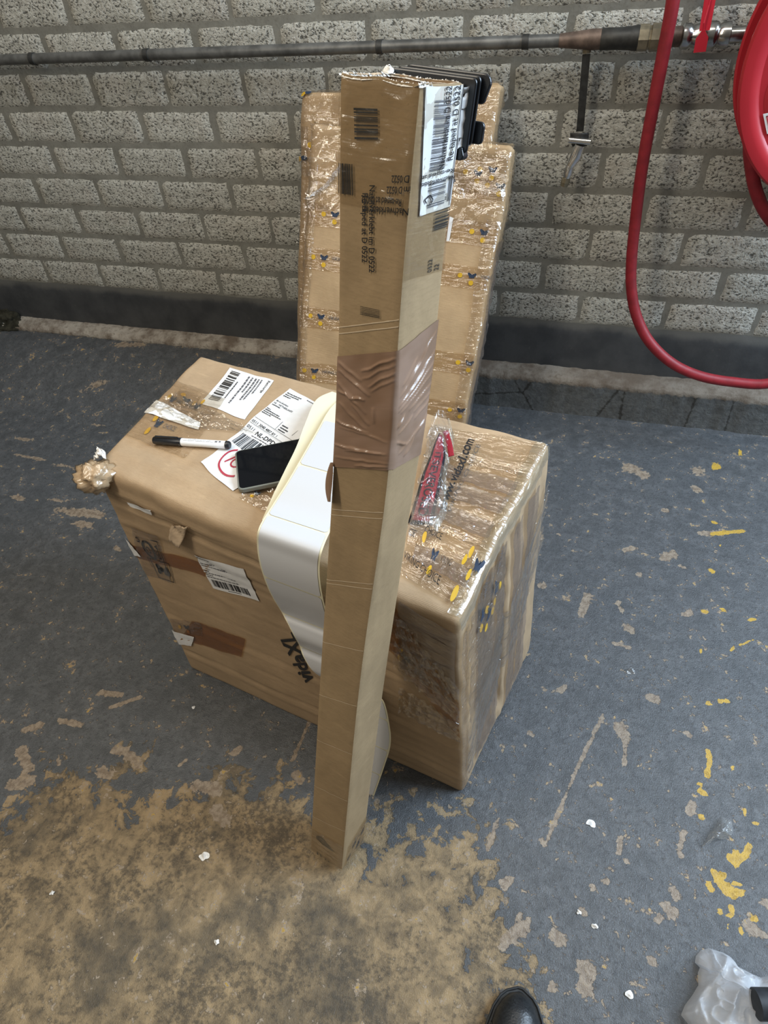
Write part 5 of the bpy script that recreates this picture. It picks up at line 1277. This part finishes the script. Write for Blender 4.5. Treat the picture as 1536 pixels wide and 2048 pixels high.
hk = thing('hose_hook', 'dark steel strap with a chrome swivel clip hanging below the water pipe', 'hook', tuple(on_y((1170, 110), yp)))
s0, s1 = on_y((1173, 108), yp), on_y((1160, 262), yp + .02)
mb = MB(); mb.tube([on_y((1174, 92), yp), on_y((1173, 106), yp)], .010, 8); mb.build('brass_nut', MAT['brass'], hk, False)
sdv = s1 - s0; sln = np.linalg.norm(sdv); sdv = sdv / sln; ssd = np.cross(sdv, [0, 1, 0]); ssd /= np.linalg.norm(ssd)
mb = MB(); prism(mb, [(-.0095, 0), (.0095, 0), (.0095, sln), (-.0095, sln)], 0, .005, ssd, sdv, s0, 0, np.array([0, -1.0, 0])); mb.build('strap', MAT['dark_metal'], hk, False)
c1_, c2_ = on_y((1138, 280), yp - .012), on_y((1181, 284), yp - .012)
mb = MB(); mb.tube([c1_, c2_], .0075, 14); mb.build('pivot_pin', MAT['bright_chrome'], hk, auto=40)
mb = MB()
mb.quadgrid(lambda a, b: (lambda p: p)(on_y((1141 + 36 * a + (b - .5) * 8 * (1 - 2 * a) * (b > .5), 266 + 26 * b), yp + .004 - .010 * math.sin(math.pi * a))), 14, 8); mb.build('clevis', MAT['dark_metal'], hk, True, solid=.003)
k0, k1, k2, k3 = on_y((1160, 290), yp - .004), on_y((1152, 312), yp - .006), on_y((1140, 332), yp - .008), on_y((1133, 356), yp - .010)
mb = MB(); mb.tube([k0, k1, k2], [.013, .016, .011], 14); mb.build('swivel', MAT['bright_chrome'], hk, auto=60)
mb = MB(); mb.tube([k2 * .7 + k1 * .3, k2, k3 * .6 + k2 * .4, k3], [.010, .011, .013, .009], 12); mb.build('link', MAT['bright_chrome'], hk, auto=60)
k4 = on_y((1128, 372), yp - .010); mb = MB(); mb.tube([k3, k3 * .5 + k4 * .5, k4], [.011, .012, .010], 8); mb.build('brass_tip', MAT['brass'], hk, False)

# ================================================================== fire hose reel
yr = D - 0.24
def fitc(pxs, y):
    P = np.array([on_y(p, y)[[0, 2]] for p in pxs]); A = np.c_[2 * P, np.ones(len(P))]; b = (P ** 2).sum(1)
    s_ = np.linalg.lstsq(A, b, rcond=None)[0]; return s_[0], s_[1], math.sqrt(s_[2] + s_[0] ** 2 + s_[1] ** 2)
cx, cz, RR = fitc([(1536, 14), (1508, 70), (1495, 100), (1483, 143), (1476, 206), (1477, 241), (1488, 299), (1506, 336), (1533, 371)], yr)
reel = thing('hose_reel', 'big red fire hose reel mounted on the block wall, cut by the frame edge', 'hose reel', (cx, yr, cz))
def lathe(name, prof, mat, seg=96):
    mb = MB()
    n = len(prof) - 1
    def f(a, b):
        t = b * n; i = min(int(round(t)), n); r, y = prof[i]; an = 2 * math.pi * a
        return (cx + r * math.cos(an), yr + y, cz + r * math.sin(an))
    mb.quadgrid(f, seg, n); return mb.build(name, mat, reel, True, 1e-5, auto=35)
lathe('front_disc', [(0.0, .030), (.05, .030), (.06, .022), (.10, .022), (RR * .52, .022), (RR * .56, .012), (RR * .60, .010), (RR * .86, .010), (RR * .885, .003), (RR * .93, 0.0), (RR * .985, .002), (RR, .008), (RR, .013), (RR * .98, .015), (RR * .9, .014), (0.05, .036)], MAT['red_paint'])
lathe('rear_disc', [(0.05, .120), (RR * .9, .120), (RR * .985, .112), (RR, .116), (RR, .122), (RR * .98, .126), (.05, .128)], MAT['red_paint'])
lathe('drum', [(RR * .45, .016), (RR * .45, .122)], MAT['red_paint'])
lathe('hub', [(0, .012), (.035, .012), (.045, .018), (.045, .24)], MAT['chrome'])
# rim embossings
for an0 in (200, 250, 155, 110, 300, 20, 65, 335):
    mb = MB()
    def rib(a, b, an0=an0):
        an = math.radians(an0 - 17 + 34 * a); e = math.sin(math.pi * a) ** .4
        r = RR * (.70 + .13 * (b - .5) * 2 * e); h = .006 * math.sin(math.pi * b) ** .7 * e
        return (cx + r * math.cos(an), yr + .0095 - h, cz + r * math.sin(an))
    mb.quadgrid(rib, 20, 10); mb.build('pressed_panel', MAT['red_paint'], reel)
# notice on the disc
q = [on_y(p, yr + .007) for p in ((1526, 228), (1534, 268), (1600, 262), (1590, 214))]
mb = MB(); qf = lambda a, b, o=0: (q[0] * (1 - a) + q[3] * a) * (1 - b) + (q[1] * (1 - a) + q[2] * a) * b + np.array([0, -o, 0])
mb.quadgrid(lambda a, b: qf(a, b), 4, 4, 0); 
for p, dx, dy in (((.08, .12), (.84, 0), (0, .05)), ((.08, .83), (.84, 0), (0, .05)), ((.08, .12), (.04, 0), (0, .76)), ((.88, .12), (.04, 0), (0, .76))): put_rect(mb, qf, p, dx, dy, 1, .0006)
put_rect(mb, qf, (.16, .62), (.2, 0), (0, .05), 2, .0006)
mb.build('notice', [MAT['paper'], MAT['red_paint'], MAT['ink']], reel, False)
for k in range(4):
    yk = yr + .030 + k * .024; mb = MB(); rk = RR * .86 - .004 * (k % 2)
    mb.tube([(cx + rk * math.cos(t), yk, cz + rk * math.sin(t)) for t in np.linspace(0, 6.283, 80)], .0125, 12, 0, False); mb.build('hose_coil', MAT['hose'], reel)
mb = MB(); mb.box((cx - .04, yr + .20, cz - .30), (cx + .04, D - .001, cz + .30)); mb.build('wall_plate', MAT['red_paint'], reel, False)
# the free length of hose: down from above, round the loop at the floor and back up to the reel
yh = D - 0.13
hp = [on_y(p, y) for p, y in (((1385, -230), yh), ((1362, -150), yh), ((1352, -90), yh), ((1346, 0), yh), ((1326, 110), yh), ((1303, 230), yh), ((1285, 330), yh), ((1272, 430), yh), ((1263, 520), yh - .01), ((1263, 580), yh - .02), ((1274, 635), yh - .03), ((1300, 685), yh - .045), ((1345, 727), yh - .06), ((1400, 752), yh - .07), ((1465, 764), yh - .07), ((1536, 767), yh - .07), ((1620, 740), yh - .06), ((1665, 650), yh - .03), ((1640, 540), yh - .01), ((1580, 480), yh + .0), ((1536, 432), yh + .0), ((1513, 385), yh), ((1502, 330), yh), ((1500, 280), yh), ((1512, 215), yh))]
hp = [cr(hp, t) for t in np.linspace(0, len(hp) - 1.001, 160)]
mb = MB(); mb.tube(hp, .0150, 20); hose = mb.build('fire_hose', MAT['hose'], None, origin=tuple(hp[60]))
tag(hose, 'red rubber hose hanging in a loop from the reel down to the plinth ledge', 'hose')

# ================================================================== the shoe, the milky bag and litter
sh = thing('shoe', 'toe of a black leather shoe at the bottom edge of the photo', 'shoe', (.088, .05, 0))
sx, sy = 0.090, 0.205
def foot_w(t):   # t from toe (0) to heel (1)
    return np.interp(t, [0, .02, .06, .12, .22, .35, .5, .7, .88, .96, 1], [.004, .018, .029, .038, .045, .047, .042, .034, .035, .028, .006])
def sole(a, b):
    t = b; an = (a - .5) * 2; return (sx + foot_w(t) * 1.05 * an - .012 * sm(.2, .6, t), sy + .006 - .30 * t, 0)
mb = MB(); pts = [(sx + foot_w(t) * 1.08 * s_ - .008 * sm(.2, .6, t), sy + .005 - .298 * t) for s_, ts in ((1, np.linspace(0, 1, 30)), (-1, np.linspace(1, 0, 30))) for t in ts]
prism(mb, pts, 0.0005, .016, np.array([1, 0, 0.]), np.array([0, 1, 0.]), np.array([0, 0, 0.])); mb.build('sole', MAT['rubber'], sh, False)
def upper(a, b):
    t = b; w = foot_w(t); h = np.interp(t, [0, .03, .10, .25, .45, .60, .75, 1], [.010, .030, .042, .050, .068, .090, .095, .075])
    an = math.pi * a; k = np.interp(t, [0, .5, 1], [.75, .8, .6])
    return (sx - w * math.cos(an) - .008 * sm(.2, .6, t), sy - .29 * t, .014 + (h) * math.sin(an) ** k)
mb = MB(); mb.quadgrid(upper, 32, 50, 0); mb.build('upper', MAT['leather'], sh)
mb = MB(); mb.tube([np.array(upper(a, .17 + .10 * math.sin(math.pi * a))) + np.array([0, 0, .001]) for a in np.linspace(0.06, .94, 30)], .0016, 8); mb.build('toe_cap_seam', MAT['leather'], sh)
mb = MB(); mb.tube([np.array((sx + foot_w(t) * 1.10 * s_ - .008 * sm(.2, .6, t), sy + .006 - .298 * t, .017)) for s_, ts in ((1, np.linspace(.9, 0, 30)), (-1, np.linspace(0, .9, 30))) for t in ts], .0022, 8); mb.build('welt', MAT['rubber'], sh)
for k in range(4):
    t = .38 + .05 * k; mb = MB(); mb.tube([np.array(upper(a, t)) + np.array([0, 0, .002]) for a in np.linspace(.33, .67, 9)], .0022, 8); mb.build('lace', MAT['blackcloth'], sh)

OUT = [(1392, 1912), (1402, 1900), (1418, 1896), (1440, 1903), (1455, 1910), (1462, 1925), (1485, 1938), (1505, 1948), (1520, 1955), (1545, 1950), (1640, 1975), (1680, 2060), (1640, 2150), (1500, 2150), (1400, 2110), (1378, 2050), (1362, 2030), (1370, 2010), (1385, 1990), (1397, 1970), (1396, 1945), (1400, 1935), (1390, 1925)]
bw = np.array([on_z(p, .004) for p in OUT]); bcen = on_z((1480, 2020), 0)
mbg = thing('plastic_bag', 'crumpled milky white plastic bag on the floor beside the black shoe', 'bag', (bcen[0], bcen[1], 0))
def bagd(hs, sd, k0):
    def f(a, b):
        t = a * len(bw); i = int(t) % len(bw); q = t - int(t); o = bw[i] * (1 - q) + bw[(i + 1) % len(bw)] * q
        p = bcen * (1 - b) + o * b
        h = hs * (1 - b ** 2.2) ** .8
        fold = .020 * ridge(p[0] * 16 + sd, p[1] * 13 - p[0] * 9, sd) ** 3 + .012 * ridge(p[0] * 34, p[1] * 30 + sd, sd + 2) ** 3
        e = min(1, (1 - b) * 5)
        return (p[0] * k0 + bcen[0] * (1 - k0), p[1] * k0 + bcen[1] * (1 - k0), .003 + h + fold * e)
    return f
mb = MB(); mb.quadgrid(bagd(.055, 1, 1.0), 160, 50, 0, (.9, .2)); mb.build('outer_film', MAT['milky'], mbg)
mb = MB(); mb.quadgrid(bagd(.028, 5, .93), 120, 40, 0, (.9, .2)); mb.build('inner_fold', MAT['milky'], mbg)
r0, r1 = on_z((1512, 2008), .086), on_z((1640, 2010), .086)
mb = MB(); mb.tube([r0, r0 * .9 + r1 * .1, r1], [.0225, .0225, .0225], 32); rod = mb.build('foam_tube', plain('dark_grey_foam', (.022, .025, .030), .55, 0, .4, .2), None, True, origin=tuple(r0), auto=40)
tag(rod, 'dark grey round tube end lying on the milky plastic bag', 'tube')

# flakes and scraps of litter
def scrap(name, px, size, mat, label, cat, seed, h=.006, grp=None):
    c = on_z(px, 0); r = random.Random(seed); n = 9
    rad = [size * r.uniform(.45, 1.1) for _ in range(n)]
    mb = MB()
    def f(a, b):
        t = a * n; i = int(t) % n; q = t - int(t); R_ = rad[i] * (1 - q) + rad[(i + 1) % n] * q; an = 6.2832 * a
        x, y = R_ * b * math.cos(an), R_ * b * math.sin(an)
        return (c[0] + x, c[1] + y * .8, .0008 + h * (0.15 + ridge(x * 40 + seed, y * 40, seed)) * (1 - .5 * b) * .6)
    mb.quadgrid(f, 36, 8, 0, (size * 6, size)); o = mb.build(name, mat, None, True, origin=(c[0], c[1], 0))
    tag(o, label, cat, grp); return o
def cello():
    P = [on_z(p, z) for p, z in (((1443, 1633), .004), ((1462, 1641), .010), ((1467, 1661), .004), ((1463, 1670), .016), ((1448, 1680), .002), ((1432, 1676), .018), ((1415, 1690), .002), ((1404, 1694), .003), ((1420, 1665), .004), ((1432, 1650), .003))]
    c = on_z((1443, 1662), .026); n = len(P); mb = MB()
    def f(a, b):
        t = a * n; i = int(t) % n; q = t - int(t); o = np.array(P[i]) * (1 - q) + np.array(P[(i + 1) % n]) * q
        p = c * (1 - b) + o * b; p = p.copy(); p[2] += .005 * ridge(p[0] * 60, p[1] * 60, 3) * (1 - b * .7); p[2] = max(p[2], .001); return p
    mb.quadgrid(f, 60, 16, 0, (.2, .04)); o = mb.build('cellophane_scrap', MAT['cello'], None, True, origin=tuple(on_z((1443, 1662), 0)))
    tag(o, 'crumpled scrap of clear cellophane on the blue floor above the yellow paint splash', 'plastic scrap')
cello()
scrap('cellophane_scrap', (1262, 1342), .014, MAT['cello'], 'small crinkled piece of clear film on the floor beside the big carton', 'plastic scrap', 4, .012)
scrap('paper_scrap', (1182, 1648), .010, MAT['paper'], 'small white paper flake on the blue floor between carton and cellophane', 'paper scrap', 5)
scrap('paper_scrap', (408, 1712), .013, MAT['fray'], 'torn white paper scrap on the brown worn concrete near the tube', 'paper scrap', 6, .008)
scrap('paper_scrap', (434, 1885), .008, MAT['fray'], 'tiny curled white scrap lowest on the worn brown concrete', 'paper scrap', 7, .008)
scrap('paper_scrap', (105, 1786), .006, MAT['fray'], 'small pale pellet on the brown concrete at the far side from the shoe', 'paper scrap', 8, .008)
scrap('paper_scrap', (1158, 1825), .006, MAT['fray'], 'little pale chip on the blue floor above the black shoe', 'paper scrap', 9, .006)
scrap('paper_scrap', (1190, 1853), .007, MAT['fray'], 'curled pale chip with a brown edge on the blue floor', 'paper scrap', 10, .008)
scrap('paper_scrap', (1258, 1990), .009, MAT['fray'], 'torn white chip on the floor between the shoe and the milky bag', 'paper scrap', 11, .006)
scrap('paper_scrap', (387, 1415), .006, MAT['paper'], 'white dot of paper on the dark floor in front of the big carton', 'paper scrap', 12, .006)
# a dark rag in the corner by the ledge, identity unclear
rg = on_z((-6, 648), .115); mb = MB()
def clump(a, b):
    t = a * 6.2832; d = Vector((math.cos(t) * math.cos(b * 1.55), math.sin(t) * math.cos(b * 1.55), math.sin(b * 1.55)))
    k = 1 + .5 * MN.noise(d * 2.2 + Vector((3, 1, 2))) + .25 * MN.noise(d * 6)
    return (rg[0] + d.x * .15 * k, rg[1] + .0 + d.y * .07 * k, .112 + d.z * .07 * k)
mb.quadgrid(clump, 48, 20); o = mb.build('dark_clump', MAT['clump_dark'], None, True, origin=(rg[0], rg[1], .11)); tag(o, 'dark crumpled rag against the wall ledge at the far end', 'clump')
